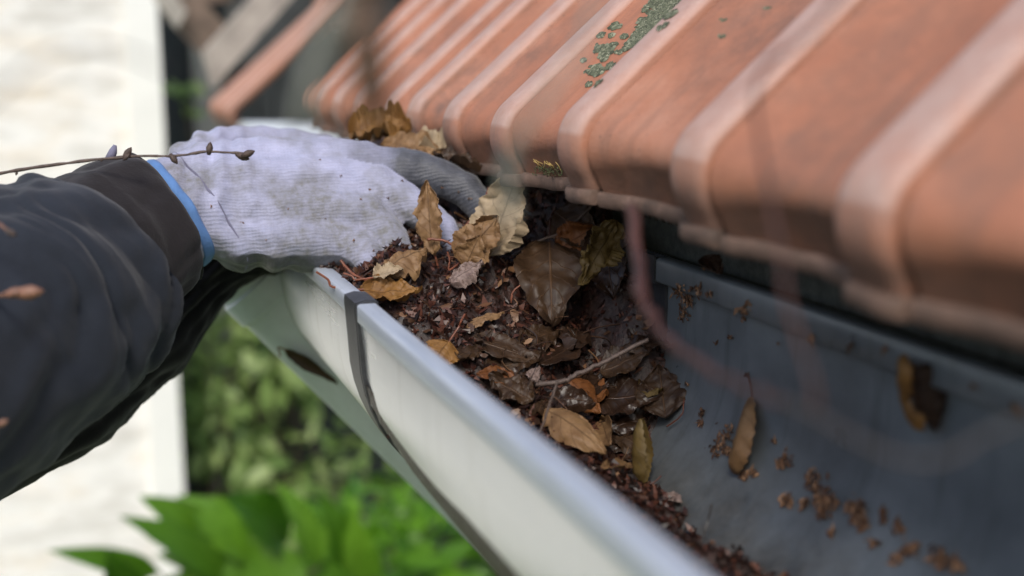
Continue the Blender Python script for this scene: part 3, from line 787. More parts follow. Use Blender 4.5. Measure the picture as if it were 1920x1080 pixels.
def flake(m, p, s, r):
    ax = Vector((r.gauss(0, 1), r.gauss(0, 1), r.gauss(0, .8))).normalized(); b = ax.orthogonal().normalized(); b = Matrix.Rotation(r.uniform(0, 6.28), 3, ax) @ b
    c_ = ax.cross(b); l, w2 = s * r.uniform(.7, 1.7), s * r.uniform(.25, .7)
    m.add([p - b * l * .5, p + c_ * w2 * .5 + ax * s * .18, p + b * l * .5 + ax * s * r.uniform(-.25, .25), p - c_ * w2 * .5 + ax * s * .12, p - ax * s * .2], [(0, 1, 3), (1, 2, 3), (0, 4, 1), (1, 4, 2), (2, 4, 3), (3, 4, 0)])
for k in range(26000):
    y = r.uniform(-0.30, 0.26) if r.random() < .85 else r.uniform(-0.42, 0.6)
    x = r.uniform(0.004, 0.196); z = pile_z(x, y)
    if z < gut_z(x) + 0.001 or z > 0.06: continue
    dens = 0.35 + 0.65 * (noise.noise(Vector((x * 25, y * 25, 9))) > -0.15)
    if r.random() > dens: continue
    flake(m, Vector((x, y, z + r.uniform(-.0005, .0034))), r.choice((0.0018, 0.0026, 0.0036, 0.0052, 0.0075)) * (1.0 if y > -.1 else .8), r)
o = m.build('mould_flakes', FLAKES, mould, None); tag(o, kind='stuff')
m = MB()
for k in range(520):
    x = r.uniform(0.006, 0.194); y = r.gauss(0.03, 0.10); z = pile_z(x, y)
    if z < gut_z(x) + 0.001 or z > .06: continue
    c0 = Vector((x, y, z + r.uniform(.0005, .005))); s_ = r.uniform(.003, .009); nrm_ = Vector((r.gauss(0, .6), r.gauss(-.2, .6), 1)).normalized()
    a = nrm_.orthogonal().normalized(); a = Matrix.Rotation(r.uniform(0, 6.28), 3, nrm_) @ a; b = nrm_.cross(a); cu = r.uniform(-.5, .5)
    vv = []
    for u in (-1, -.4, .3, 1):
        for q in (-1, 0, 1):
            jt = r.uniform(.65, 1.2); vv.append(c0 + a * u * s_ * .6 * jt + b * q * s_ * .4 * (1 - .35 * u * u) * jt + nrm_ * cu * s_ * (q * q * .6 + u * u * .3) + nrm_ * r.gauss(0, .06) * s_)
    m.add(vv, [(i * 3 + j, i * 3 + j + 1, i * 3 + j + 4, i * 3 + j + 3) for i in range(3) for j in range(2)])
for k in range(220):
    x = r.uniform(0.01, 0.19); y = r.gauss(0.04, 0.09); z = pile_z(x, y)
    if z < gut_z(x) + 0.001 or z > .06: continue
    c0 = Vector((x, y, z + .001)); d_ = Vector((r.gauss(0, 1), r.gauss(0, 1), r.gauss(.25, .5))).normalized(); l_ = r.uniform(.008, .028)
    e_ = c0 + d_ * l_
    if not .016 < e_.x < .184 or e_.z < gut_z(e_.x) + .003: continue
    m.tube(spline([c0, c0 + d_ * l_ * .5 + Vector((r.gauss(0, .002), r.gauss(0, .002), .001)), c0 + d_ * l_], 3), r.uniform(.0002, .0005), 4)
o = m.build('leaf_scraps', SCRAPS, mould, 60); tag(o, kind='stuff')

# a surface to lay things on
dg = bpy.context.evaluated_depsgraph_get(); dg.update()
def bvh_of(*objs):
    V, F = [], []
    for o in objs:
        b = len(V); org = ORIG[o]; V += [vv.co + org for vv in o.data.vertices]; F += [tuple(i + b for i in p.vertices) for p in o.data.polygons]
    return BVHTree.FromPolygons(V, F)
BV = bvh_of(near, far, mould, PIPE_OBJ)
def hit(px, py, lift=0.0):
    r_ = ray(px, py); L_ = r_.length; loc, nrm, idx, dist = BV.ray_cast(CAM, r_ / L_)
    if loc is None: return P(px, py, 0.75), Vector((0, 0, 1))
    if nrm.dot(r_) > 0: nrm = -nrm
    return loc + nrm * lift, nrm
def zhit(px, py): return (hit(px, py)[0] - CAM).dot(CF)
def laid(pts, lift=.004):                        # a stem resting on the heap: starts on it at its lowest point
    lo = max(pts, key=lambda q: q[1]); zb = zhit(*lo[:2]) - lift
    return [P(q[0], q[1], min(zb, zhit(*q[:2]) - lift)) for q in pts]

# ------------------------------------------------------------------ fallen leaves one by one
def L(label, b, t_, nrm, width, mat, lift=0.004, group=None, free=False, **k):
    """b, t_: base and tip as (px, py) resting on what lies there, or (px, py, distance)"""
    if len(b) == 3 and not free:
        hb, ht = zhit(*b[:2]), zhit(*t_[:2]); lift = max(lift, .010); zb = hb - lift * 1.5; sc = zb / b[2]; zt = zb + (t_[2] - b[2]) * sc
        if ht > zb - .06: zt = min(zt, ht - lift * 1.3)
        width *= sc; k['stalk'] = k.get('stalk', 0) * sc
        B, T = P(b[0], b[1], zb), P(t_[0], t_[1], zt)
    else:
        B = P(*b) if len(b) == 3 else hit(*b, lift)[0]
        T = P(*t_) if len(t_) == 3 else hit(*t_, lift)[0]
    return leaf('fallen_leaf', label, 'leaf', B, T, nrm, width, LM[mat], group=group, **k)
TC = -CF                                                            # towards the camera
UP = Vector((0, 0, 1)); LEFT = -CR
L('narrow torn brown leaf standing upright before the gloved fingers', (815, 478, .745), (800, 338, .748), TC + LEFT * .3, .023, 'tan', curl=0.6, bend=.05, twist=.5, serr=.12, ragged=.35, lift=.016, stalk=.030, sdir=CR * 1 - CU * .5, seed=1, crinkle=.12)
L('large pale folded leaf standing on the pile under the tile edge', (915, 478, .738), (968, 318, .725), TC + LEFT * .5, .042, 'pale', curl=-0.55, fold=.35, bend=-.05, serr=.07, ragged=.3, seed=2, crinkle=.10, stalk=.0)
L('tan leaf with squared holes leaning behind the pale folded leaf', (862, 492, .738), (935, 405, .735), TC + UP * .2 + LEFT * .3, .034, 'tan', curl=0.5, fold=-.2, serr=.10, ragged=.4, seed=3, crinkle=.10, stalk=.02, sdir=CU + LEFT * .2)
L('small light brown leaf tucked against the tall torn leaf', (872, 500, .735), (900, 440, .73), TC, .024, 'tan', curl=.5, serr=.1, ragged=.5, seed=4)
L('cupped tan leaf touching the lowest gloved fingertip', (722, 505, .70), (800, 468, .715), TC * .7 + UP, .030, 'tan', curl=-1.1, bend=.06, serr=.05, seed=5, crinkle=.10)
L('yellow brown leaf lying across the front rim at the joint', (676, 545, .688), (792, 540, .690), TC * .75 + UP, .024, 'ochre', curl=.75, bend=-.06, serr=.04, seed=6, crinkle=.14, stalk=.028, sdir=LEFT + CU * .75, srad=.0009)
L('small pale leaf crumpled behind the rim leaf', (700, 520, .70), (756, 505, .705), TC * .5 + UP, .018, 'pale', curl=.9, serr=.1, ragged=.5, seed=7, stalk=.018, sdir=LEFT + CU * .4)
L('greyish purple curled leaf scrap on the red brown mould', (845, 532, .70), (906, 492, .705), TC * .8 + UP, .018, 'grey', curl=-.7, bend=.08, serr=.12, ragged=.4, seed=8, crinkle=.15)
L('large dark veined leaf hanging over the pile edge', (1030, 452, .700), (1035, 612, .682), TC + UP * .35, .045, 'brown', lift=.016, curl=.40, bend=.06, serr=.06, seed=9, stalk=.03, sdir=CU + CR * .3, smat=STALK_DARK, crinkle=.07)
L('dark wet leaf overlapped by the large veined leaf', (1000, 455, .715), (1085, 560, .705), TC + UP * .2, .044, 'dark', curl=.4, serr=.08, seed=10)
L('orange brown leaf lit from behind under the tile edge', (1045, 470, .722), (1120, 425, .728), TC + UP * .2, .026, 'orange', curl=.6, bend=.07, serr=.12, seed=11, crinkle=.12)
L('ragged olive leaf hanging right of the orange leaf', (1155, 415, .722), (1088, 535, .712), TC + CR * .4, .030, 'olive', curl=.6, serr=.20, ragged=.6, seed=12, crinkle=.14)
L('dark leaf hanging in the hollow below the tile seam', (1130, 420, .74), (1150, 560, .735), TC + LEFT * .4, .036, 'dark', curl=.5, serr=.1, seed=13)
L('dull brown leaf below the cupped tile lip', (1040, 395, .74), (1120, 460, .745), TC, .034, 'brown', curl=.5, serr=.1, seed=14)
L('small ochre leaf with thin stalk just inside the front rim', (842, 640, .665), (806, 690, .655), TC + UP * .6, .024, 'ochre', curl=-.6, serr=.08, seed=15, stalk=.018, sdir=CU + CR * .5, bend=.08)
L('brown veined leaf lying beside the front rim', (1004, 760), (905, 712), UP + TC * .5, .026, 'brown', lift=.008, curl=.5, serr=.12, seed=16, crinkle=.12)
L('orange edged leaf poking from under the veined rim leaf', (960, 722), (896, 708), UP + TC * .7, .018, 'orange', lift=.007, curl=.6, serr=.05, seed=17)
L('smooth chestnut brown leaf below the bare stick', (1045, 725), (1106, 785), UP + TC * .8, .026, 'orange', lift=.010, curl=-.7, serr=.0, seed=18, crinkle=.04)
L('curved tan leaf between two sticks near the rim', (1035, 775), (1108, 868), UP + TC * .9, .026, 'tan', lift=.010, curl=-.8, bend=.08, serr=.03, seed=19)
L('folded tan leaf with raised pointed tip', (1124, 862), (1150, 800), TC + LEFT * .4 + UP * .3, .022, 'tan', lift=.011, curl=1.2, serr=.03, seed=20)
L('broad blackish leaf lying flat behind the stick', (1110, 760), (1262, 745), UP + TC * .6, .040, 'dark', lift=.008, curl=.25, serr=.10, seed=22)
L('half hidden brown leaf against the back wall of the gutter', (1262, 790), (1225, 690), UP * .3 + TC + LEFT * .3, .034, 'brown', lift=.006, curl=.4, serr=.06, seed=23, ragged=.3)
L('small curled brown leaf at the foot of the pile', (1130, 892), (1192, 880), UP + TC * .6, .012, 'tan', lift=.005, curl=.9, serr=.0, seed=24)
L('dark leaf below the yellow rolled leaf', (1120, 800), (1185, 860), UP + TC * .5, .030, 'dark', lift=.005, curl=.3, serr=.12, seed=25)
L('brown leaf flat on the mould below the heap', (890, 640), (1000, 680), UP + TC * .5, .026, 'brown', lift=.003, curl=.3, serr=.05, seed=26)
L('dark brown leaf half buried left of the stick', (1010, 690), (1080, 650), UP + TC * .5, .028, 'dark', lift=.004, curl=.4, serr=.05, seed=27)
L('reddish brown leaf beneath the end of the stick', (1130, 700), (1215, 660), UP + TC * .6, .030, 'brown', lift=.006, curl=.4, serr=.08, seed=28)
L('grey scrap of leaf on the wet mould near the camera', (1240, 940), (1285, 950), UP + TC * .4, .012, 'grey', lift=.004, curl=.5, serr=.15, ragged=.5, seed=29)
L('blackish leaf hanging over the back rim', (1320, 480, .672), (1352, 514, .660), TC + UP, .016, 'dark', free=True, curl=.5, serr=.1, seed=32)
L('dark dry leaf stuck on the outer side of the gutter just past the joint', (540, 646), (636, 712), TC + LEFT * .8, .014, 'brown', lift=.007, curl=.9, serr=.03, seed=33, stalk=.014, sdir=-CU + CR * .1, bend=-.05)
L('crumpled orange brown leaf on top of the glove by the tiles', (655, 256, .905), (770, 246, .905), UP + TC * .5, .040, 'ochre', curl=.9, bend=.14, serr=.08, seed=34, crinkle=.22, free=True)
L('curled tan leaf wedged between the glove and the tile noses', (715, 274, .885), (832, 294, .875), UP + TC * .6, .034, 'tan', curl=.8, bend=.08, serr=.05, seed=35, crinkle=.16, free=True)
L('upper leaf of the heap under the far tile noses', (695, 252, .925), (770, 228, .93), UP + TC * .6, .036, 'ochre', curl=.9, bend=.10, serr=.05, seed=36, crinkle=.2, free=True)
L('light brown leaf crushed under the tile nose above the fingers', (765, 262, .905), (842, 300, .88), UP + TC * .4, .030, 'pale', curl=1.0, bend=.06, serr=.05, seed=37, crinkle=.2, free=True)
L('brown wrinkled leaf below the second tile nose', (815, 288, .875), (905, 314, .85), UP + TC * .5, .024, 'brown', curl=.9, serr=.05, seed=38, crinkle=.2, free=True)
k = 0
for lab, px, py, ang, ln, wd, mt in (
    ('matted brown leaf just below the large hanging veined leaf', 1010, 640, 10, .034, .024, 'brown'),
    ('black leaf under the tip of the large hanging veined leaf', 1060, 640, 60, .032, .026, 'dark'),
    ('wet brown leaf in the middle of the slope above the stick', 960, 690, -20, .036, .024, 'brown'),
    ('dark leaf pressed against the middle of the stick', 1120, 720, 35, .032, .024, 'dark'),
    ('glossy blackish leaf below the broad flat leaf', 1180, 800, -15, .034, .026, 'dark'),
    ('reddish brown leaf wedged behind the chestnut leaf', 1095, 745, 70, .030, .022, 'orange'),
    ('dull brown leaf beside the base of the yellow rolled leaf', 1170, 845, 100, .028, .020, 'brown'),
    ('small dark leaf between the front rim and the veined leaf', 968, 722, 150, .024, .018, 'dark'),
    ('brown leaf leaning on the front rim below the orange edged leaf', 1022, 762, 40, .026, .018, 'brown'),
    ('crumpled dark leaf above the curved tan leaf', 1060, 770, -40, .028, .022, 'dark'),
    ('olive leaf stub right of the stick end', 1225, 730, 80, .024, .018, 'olive'),
    ('small brown leaf half sunk in the mould near the rim stalk leaf', 880, 665, 20, .024, .016, 'brown'),
    ('dark leaf curling over the hollow by the back wall', 1215, 640, 110, .034, .024, 'dark'),
    ('thin brown leaf sliver at the top of the slope', 905, 610, -10, .026, .010, 'tan'),
    ('pale brown scrap on the mould left of the stick end', 1000, 705, 30, .014, .010, 'grey')):
    k += 1; a = R_(ang + 12); B0 = hit(px, py, .004 + .0012 * (k % 4))[0]
    d = Vector((math.cos(a), math.sin(a), rng.uniform(-.05, .3))) * ln
    leaf('fallen_leaf', lab, 'leaf', B0 - d * .5, B0 + d * .5, Vector((rng.gauss(0, .35), rng.gauss(-.45, .3), 1)), wd, LM[mt],
         curl=rng.uniform(-.8, .8), bend=rng.uniform(-.08, .14), serr=.08, seed=50 + k, ragged=.3, NU=30, NV=5, crinkle=.14)

def rolled(label, pts, a0, a1, mat, seed, stalk=None, jag=.12, upright=False):
    # a dry leaf rolled round its length: (px, py, distance, radius px)
    zz = [zhit(q[0], q[1]) - q[3] * .62 / FPX for q in pts]
    if upright: zz = [zz[-1] - .006] * len(pts)
    pts = [(q[0], q[1], z_, q[3]) for q, z_ in zip(pts, zz)]
    if stalk: stalk = [(q[0], q[1], zz[-1 if upright else 0]) for q in stalk]
    C_ = spline([P(*q[:3]) for q in pts], 7); K = len(C_); rad = np.interp(np.linspace(0, len(pts) - 1, K), range(len(pts)), [q[3] * q[2] / FPX for q in pts])
    M = 16; v, f, uv = [], [], []
    for i, c0 in enumerate(C_):
        tg = (C_[min(i + 1, K - 1)] - C_[max(i - 1, 0)]).normalized(); ea = (CR - tg * CR.dot(tg)).normalized(); eb = tg.cross(ea)
        if eb.dot(TC) < 0: eb = -eb
        e0 = a0 + jag * ((i * .37) % 1) * 2; e1 = a1 - jag * ((i * .53 + .2) % 1) * 2
        for k in range(M + 1):
            th = lerp(e0, e1, k / M); rr = rad[i] * (1 + .12 * noise.noise(Vector((i * .3, k * .4, seed)))) * (1 - .12 * abs(k / M - .5))
            v.append(c0 + (ea * math.cos(th) + eb * math.sin(th)) * rr); uv.append((i / (K - 1), 2 * k / M - 1))
    m_ = M + 1
    for i in range(K - 1):
        for k in range(M): f.append((i * m_ + k, i * m_ + k + 1, (i + 1) * m_ + k + 1, (i + 1) * m_ + k))
    N = len(v); v += [p + (C_[i // m_] - p).normalized() * .0004 for i, p in enumerate(v)]; f += [tuple(k + N for k in reversed(q)) for q in f]
    rim = list(range(m_)) + [i * m_ + M for i in range(1, K)] + [(K - 1) * m_ + k for k in range(M - 1, -1, -1)] + [i * m_ for i in range(K - 2, 0, -1)]
    f += [(rim[k], rim[k - 1], rim[k - 1] + N, rim[k] + N) for k in range(len(rim))]
    o = build('fallen_leaf', v, f, LM[mat], None, 60, uv=uv + uv); tag(o, label, 'leaf')
    if stalk:
        tv, tf = tube(spline([P(*q) for q in stalk], 4), .0006, 6); build('stalk', tv, tf, STALK_DARK, o)
    return o
rolled('thick brown leaf rolled up against the inner back wall', [(1410, 750, .545, 8), (1414, 775, .543, 24), (1411, 815, .538, 31), (1399, 850, .532, 30), (1386, 870, .529, 22), (1378, 878, .528, 10)], R_(88), R_(330), 'tan', 4, [(1410, 752, .545), (1408, 725, .545), (1402, 700, .545)])
rolled('yellow and dark folded leaf stuck high on the back wall', [(1698, 674, .463, 14), (1708, 700, .462, 26), (1716, 740, .460, 30), (1728, 775, .458, 30), (1732, 797, .457, 20)], R_(95), R_(335), 'ochre', 9)
L('added dark blade for the shaded half of the yellow leaf on the back wall', (1745, 682), (1768, 806), TC + LEFT * .3, .020, 'dark', curl=-.8, serr=.06, seed=41)  # dark blade added as the shaded side of the yellow folded leaf
rolled('yellow rolled leaf standing upright with jagged edge', [(1203, 785, .60, 5), (1206, 810, .60, 18), (1210, 850, .60, 26), (1208, 885, .60, 22), (1208, 912, .60, 6)], R_(85), R_(320), 'olive', 14, [(1208, 910, .60), (1225, 905, .60), (1240, 892, .60)], upright=True)

# ------------------------------------------------------------------ sticks and stems lying in the pile
def stick(name, label, pts, r0_, r1_, mat, cat='twig', nodes=0, seed=0):
    rr = random.Random(seed); p = spline(pts, 7)
    p = [q + Vector((rr.gauss(0, 1), rr.gauss(0, 1), rr.gauss(0, 1))) * r0_ * .18 for q in p]
    tv, tf = tube(p, np.linspace(r0_, r1_, len(p)), 8)
    o = build(name, tv, tf, mat, None, 180); tag(o, label, cat)
    for k in range(nodes):
        i = rr.randrange(2, len(p) - 2); d = Vector((rr.gauss(0, 1), rr.gauss(0, 1), rr.gauss(0, 1))).normalized()
        tv, tf = tube([p[i], p[i] + d * r0_ * 1.6, p[i] + d * r0_ * 2.6], [r0_ * .7, r0_ * .6, r0_ * .2], 6); build('bud', tv, tf, BUD, o, 180)
    return o
stick('stick', 'bare brown stick lying across the leaves in the gutter', laid([(1003, 720, .60), (1050, 716, .60), (1085, 700, .61), (1140, 675, .625), (1215, 636, .645)], .016), .0016, .0013, BARK, nodes=4, seed=2)
stick('stick', 'short thin stick forking below the long bare stick', laid([(1045, 715, .595), (1030, 760, .59), (1012, 812, .585)], .016), .0009, .0007, BARK, nodes=2, seed=3)
stick('leaf_stem', 'thin curved red stem sticking out over the rim', [P(638, 488, .752), P(660, 512, .752), P(690, 526, .755), P(722, 524, .762)], .0010, .0008, STALK, 'stem', seed=4)
stick('leaf_stem', 'red stem arching from the upright torn leaf', laid([(802, 448, .735), (835, 452, .73), (858, 470, .725), (880, 494, .72)], .006), .0009, .0007, STALK, 'stem', seed=5)
stick('leaf_stem', 'reddish stem rising beside the pale folded leaf', laid([(856, 450, .728), (880, 415, .73), (903, 395, .73), (916, 352, .735)], .006), .0009, .0007, STALK, 'stem', seed=6)
stick('stick', 'dark twig running through the hollow under the tile', laid([(960, 480, .715), (1010, 452, .715), (1060, 432, .72), (1110, 385, .725)], .016), .0011, .0008, BARK, nodes=3, seed=7)
stick('leaf_stem', 'small hooked stem by the dark hollow of the gutter', laid([(1250, 800, .60), (1278, 778, .60), (1282, 748, .60)], .006), .0005, .0004, STALK, 'stem', seed=8)
stick('leaf_stem', 'thin tan stem curling on the mould beside the veined leaf', laid([(958, 568, .685), (962, 548, .685), (975, 535, .69)], .006), .0008, .0005, STALK, 'stem', seed=9)

# ------------------------------------------------------------------ dirt on the inner wall
r = random.Random(21)
for lab, spots in (('crumbly brown dirt clump hanging from the back rim', [(1275,545,10,26),(1290,560,16,60),(1285,590,10,26),(1310,545,10,22),(1330,550,6,8)]),
                   ('reddish dirt clump beside the rolled leaf', [(1365,815,16,40),(1355,845,18,60),(1375,850,12,40),(1318,775,6,14),(1315,795,5,10)]),
                   ('patchy brown dirt dried along the inner back wall', [(1475,860,13,30),(1470,875,8,16),(1530,905,20,55),(1545,935,20,60),(1545,960,15,40),(1480,940,14,30),(1510,945,10,20),(1605,950,18,45),(1615,970,18,50),(1620,990,8,14),
                        (1570,945,8,14),(1660,970,10,18),(1690,995,12,22),(1710,1030,16,32),(1640,1015,10,16),(1770,1050,22,50),(1800,1060,14,25),(1685,1050,10,16),(1415,885,9,16),(1400,895,8,14),(1455,830,6,10),(1560,1000,7,10)]),
                   ('scattered dirt specks on the inner back wall', [(1397,582,10,20),(1397,595,6,8),(1372,632,5,8),(1345,644,3,3),(1463,645,3,3),(1525,632,8,14),(1600,650,6,8),(1405,705,3,5),(1907,765,9,12),(1830,725,6,6),(1660,655,4,4),(1290,720,4,5),(1320,505,5,8),(1340,500,5,8)])):
    m = MB()
    for px, py, s, n_ in spots:
        for k in range(n_):
            a, b = px + r.gauss(0, s * .5), py + r.gauss(0, s * .55)
            p, nr = hit(a, b, .0003); b0 = len(m.v); flake(m, p, r.uniform(.0014, .0052), r); fl_ = .0003 + r.random() * .0012 * (1 if s < 14 else 1.8)
            for q in range(b0, len(m.v)): dq = m.v[q] - p; m.v[q] = p + dq - nr * dq.dot(nr) * .55 + nr * fl_
    o = build('dried_dirt', m.v, m.f, DIRT, None, None); tag(o, lab, 'dirt', kind='stuff')

# ------------------------------------------------------------------ person: gloved hand, sleeves
def PP(px, py, zc): return P(px, py, zc * 1.06)
per = empty('person', PP(-380, 980, 0.55))
tag(per, 'person in dark jacket and pale knit work glove scooping leaves from the gutter', 'person')
def px2m(px, zc): return px * zc * 1.06 / FPX
balls = []          # (point, radius, chain id, t)
def chain(pts, cid, n=14):
    q = [PP(*p[:3]) for p in pts]; rad = [px2m(p[3], p[2]) for p in pts]
    for i in range(len(q) - 1):
        for k in range(n):
            t_ = k / n; balls.append((lerp(q[i], q[i + 1], t_), lerp(rad[i], rad[i + 1], t_), cid, (i + t_) / (len(q) - 1)))
    balls.append((q[-1], rad[-1], cid, 1.0))
# metacarpal fans (wrist to knuckle): top one is the index side
chain([(225, 392, .728, 48), (300, 345, .752, 50), (400, 318, .775, 56), (560, 312, .795, 58), (690, 312, .800, 48)], 0)
chain([(235, 420, .725, 54), (310, 375, .748, 58), (420, 350, .765, 60), (560, 345, .782, 60), (700, 350, .790, 46)], 1)
chain([(245, 450, .722, 56), (320, 405, .744, 60), (420, 395, .758, 60), (560, 400, .770, 58), (690, 405, .778, 46)], 2)
chain([(255, 475, .722, 52), (330, 430, .744, 56), (420, 440, .756, 56), (540, 452, .762, 56), (660, 455, .768, 42)], 3)
chain([(270, 490, .732, 48), (345, 445, .756, 50), (440, 458, .765, 48), (560, 466, .772, 46), (640, 468, .775, 34)], 7)
chain([(225, 400, .75, 48), (300, 350, .775, 50), (420, 360, .795, 55), (560, 380, .805, 50), (660, 400, .805, 40)], 7)
# fingers
chain([(690, 312, .800, 45), (790, 322, .805, 38), (870, 352, .805, 34), (918, 402, .800, 29)], 4)
chain([(700, 356, .788, 43), (772, 388, .785, 37), (828, 428, .780, 33), (850, 482, .775, 28)], 5)
chain([(690, 410, .776, 42), (735, 446, .770, 36), (752, 492, .762, 31), (745, 540, .758, 26)], 6)
chain([(650, 456, .766, 38), (688, 480, .758, 32), (702, 516, .752, 27), (696, 548, .750, 23)], 6)
# thumb lies along the far side on top
chain([(360, 300, .80, 45), (430, 268, .835, 36), (540, 272, .855, 32), (640, 285, .865, 28), (700, 305, .87, 24)], 8)
bm = bmesh.new()
for p, rr, cid, t_ in balls:
    bmesh.ops.create_icosphere(bm, subdivisions=2, radius=rr, matrix=Matrix.Translation(p))
tmp = bpy.data.meshes.new('tmp'); bm.to_mesh(tmp); bm.free()
to = link(bpy.data.objects.new('tmp', tmp))
md = to.modifiers.new('r', 'REMESH'); md.mode = 'VOXEL'; md.voxel_size = 0.0016
ms = to.modifiers.new('s', 'SMOOTH'); ms.factor = 0.5; ms.iterations = 12
dg = bpy.context.evaluated_depsgraph_get(); dg.update()
gm = bpy.data.meshes.new_from_object(to.evaluated_get(dg))
V = np.empty(len(gm.vertices) * 3); gm.vertices.foreach_get('co', V); V = V.reshape(-1, 3)
Nn = np.empty(len(gm.vertices) * 3); gm.vertices.foreach_get('normal', Nn); Nn = Nn.reshape(-1, 3)
F = [tuple(p.vertices) for p in gm.polygons]
bpy.data.objects.remove(to); bpy.data.meshes.remove(gm)
# hand frame: along (wrist to knuckles), across
h0, h1 = PP(310, 395, .75), PP(690, 375, .785)
HA = (h1 - h0).normalized(); HN = (TC + UP * .35); HN = (HN - HA * HN.dot(HA)).normalized(); HC = HN.cross(HA)
BP = np.array([tuple(b[0]) for b in balls]); BRd = np.array([b[1] for b in balls]); BC = np.array([b[2] for b in balls]); BT = np.array([b[3] for b in balls])
hand = np.zeros((len(V), 3)); coat = np.zeros(len(V)); keep_a = np.zeros(len(V))
rel = V - np.array(h0)
hand[:, 0] = rel @ np.array(HA); hand[:, 1] = rel @ np.array(HC); hand[:, 2] = rel @ np.array(HN)
for i in range(len(V)):
    d = np.linalg.norm(BP - V[i], axis=1) - BRd; j = int(d.argmin()); cid, tt = BC[j], BT[j]
    nd = Nn[i]; down = -nd[2]; away = float(nd @ np.array(HN))
    cte = sstep(-0.14, 0.36, down * .9 - away * .40)
    if cid == 4: cte = max(cte, .50 + .5 * sstep(0.0, 0.40, tt))
    if cid == 0: cte = max(cte, .50 * sstep(.70, 1.0, tt))
    if cid == 5: cte = max(cte, sstep(0.35, 0.9, tt) * .8 * sstep(-.9, .1, down))
    if cid == 6: cte = max(cte, sstep(0.6, 1.0, tt) * .75)
    cte *= sstep(0.02, 0.06, hand[i, 0])
    coat[i] = cte
    # cloth: folds by the wrist, soft unevenness everywhere
    p = Vector(V[i]); a = hand[i, 0]
    dsp = noise.fractal(p * 38, 1.0, 2.0, 3) * 0.0022
    dsp += math.sin((a + noise.noise(p * 22) * 0.008) * 2 * math.pi / 0.017) * 0.0013 * sstep(0.085, 0.03, a) * sstep(0.0, 0.012, a)
    dsp += -abs(noise.noise(Vector((a * 30, hand[i, 1] * 70, 4.2)))) * 0.0022 * sstep(.11, .05, a)
    lo = sstep(-.01, -.04, hand[i, 1]) * sstep(.10, .06, a)
    dsp += math.sin((a * 1.0 + hand[i, 1] * .35 + noise.noise(p * 18) * 0.010) * 2 * math.pi / 0.024) * 0.0028 * lo
    V[i] += nd * dsp
# cut the glove open at the wrist along a slanted plane
e_top, e_bot = PP(248, 288, .745), PP(374, 500, .735)
ed = (e_bot - e_top).normalized(); CN = ed.cross(CF).normalized()
if CN.dot(HA) < 0: CN = -CN
EC = (e_top + e_bot) / 2
CN = (CN + CF * 0.55).normalized()
EC = EC - CN * 0.0050
side = (V - np.array(EC)) @ np.array(CN)
keepv = side > -0.001
F = [q for q in F if all(keepv[k] for k in q)]
used = sorted({k for q in F for k in q}); remap = {k: i for i, k in enumerate(used)}
V2 = V[used]; F2 = [tuple(remap[k] for k in q) for q in F]
glove = build('glove', V2, F2, GLOVE, per, 180, attrs={'coat': ('FLOAT', coat[used]), 'hand': ('FLOAT_VECTOR', hand[used])})
glove['label'] = 'pale lavender knit glove with grey coated palm and fingertips'
GB = BVHTree.FromPolygons([Vector(p) for p in V2], F2)
def ringband(dist0, dist1, off, name, mat, parent, nseg=72, rows=4):
    a = CN.cross(CF).normalized(); b = CN.cross(a).normalized(); v, f = [], []
    for i in range(rows + 1):
        dd_ = lerp(dist0, dist1, i / rows); c0 = EC + CN * dd_ + CF * 0.022
        bul = math.sin(math.pi * i / rows) * off * .8 + off; rs = []
        for k in range(nseg):
            th = 2 * math.pi * k / nseg; d = a * math.cos(th) + b * math.sin(th)
            loc, n_, ix, ds_ = GB.ray_cast(c0 + d * 0.15, -d)
            rs.append((loc - c0).length if loc is not None else (rs[-1] if rs else .04))
        for _ in range(1): rs = [(rs[k - 1] + rs[k] + rs[(k + 1) % nseg]) / 3 for k in range(nseg)]
        for k in range(nseg):
            th = 2 * math.pi * k / nseg; v.append(c0 + (a * math.cos(th) + b * math.sin(th)) * (rs[k] + bul))
    for i in range(rows):
        for k in range(nseg):
            k2 = (k + 1) % nseg; f.append((i * nseg + k, i * nseg + k2, (i + 1) * nseg + k2, (i + 1) * nseg + k))
    # underside so the band has body
    N = len(v); v += [p + (EC + CF * .022 - p).normalized() * 0.003 for p in v]; f += [tuple(k + N for k in reversed(q)) for q in f]
    for k in range(nseg):
        k2 = (k + 1) % nseg; f.append((k2, k, k + N, k2 + N)); q = rows * nseg; f.append((q + k, q + k2, q + k2 + N, q + k + N))
    return build(name, v, f, mat, parent, 180)
ringband(0.0005, 0.0070, 0.0010, 'hem_band', BLUE, glove)
ringband(0.0215, 0.0224, 0.0003, 'cuff_seam', SEAM, glove, rows=3)
# crumbs on the glove
r = random.Random(31); m = MB()
for px, py, s in ((455,417,5),(395,387,4.5),(540,392,3.5),(676,374,3.5),(695,355,5),(728,370,3.5),(665,452,4.5),(830,350,4.5),(882,372,5.5),(755,340,5),(640,330,3),(700,470,3),(600,300,2.5),(500,450,2.5),(860,360,3),(610,410,2)):
    r_ = ray(px, py); loc, n_, ix, ds_ = GB.ray_cast(CAM, r_.normalized())
    if loc is None: continue
    for k in range(4): flake(m, loc + n_ * .0005 + Vector((r.gauss(0, 1), r.gauss(0, 1), r.gauss(0, 1))) * px2m(s, .77) * .3, px2m(s, .77) * r.uniform(.8, 1.5), r)
o = m.build('dirt_crumbs', DIRT, glove, None); tag(o, kind='stuff')
# forearm inside the sleeve
tv, tf = tube(spline([PP(-250, 800, .56), PP(60, 590, .64), PP(230, 462, .735), PP(330, 405, .775)], 6), np.linspace(.044, .024, 19), 20); build('arm', tv, tf, SKIN, per, 180)

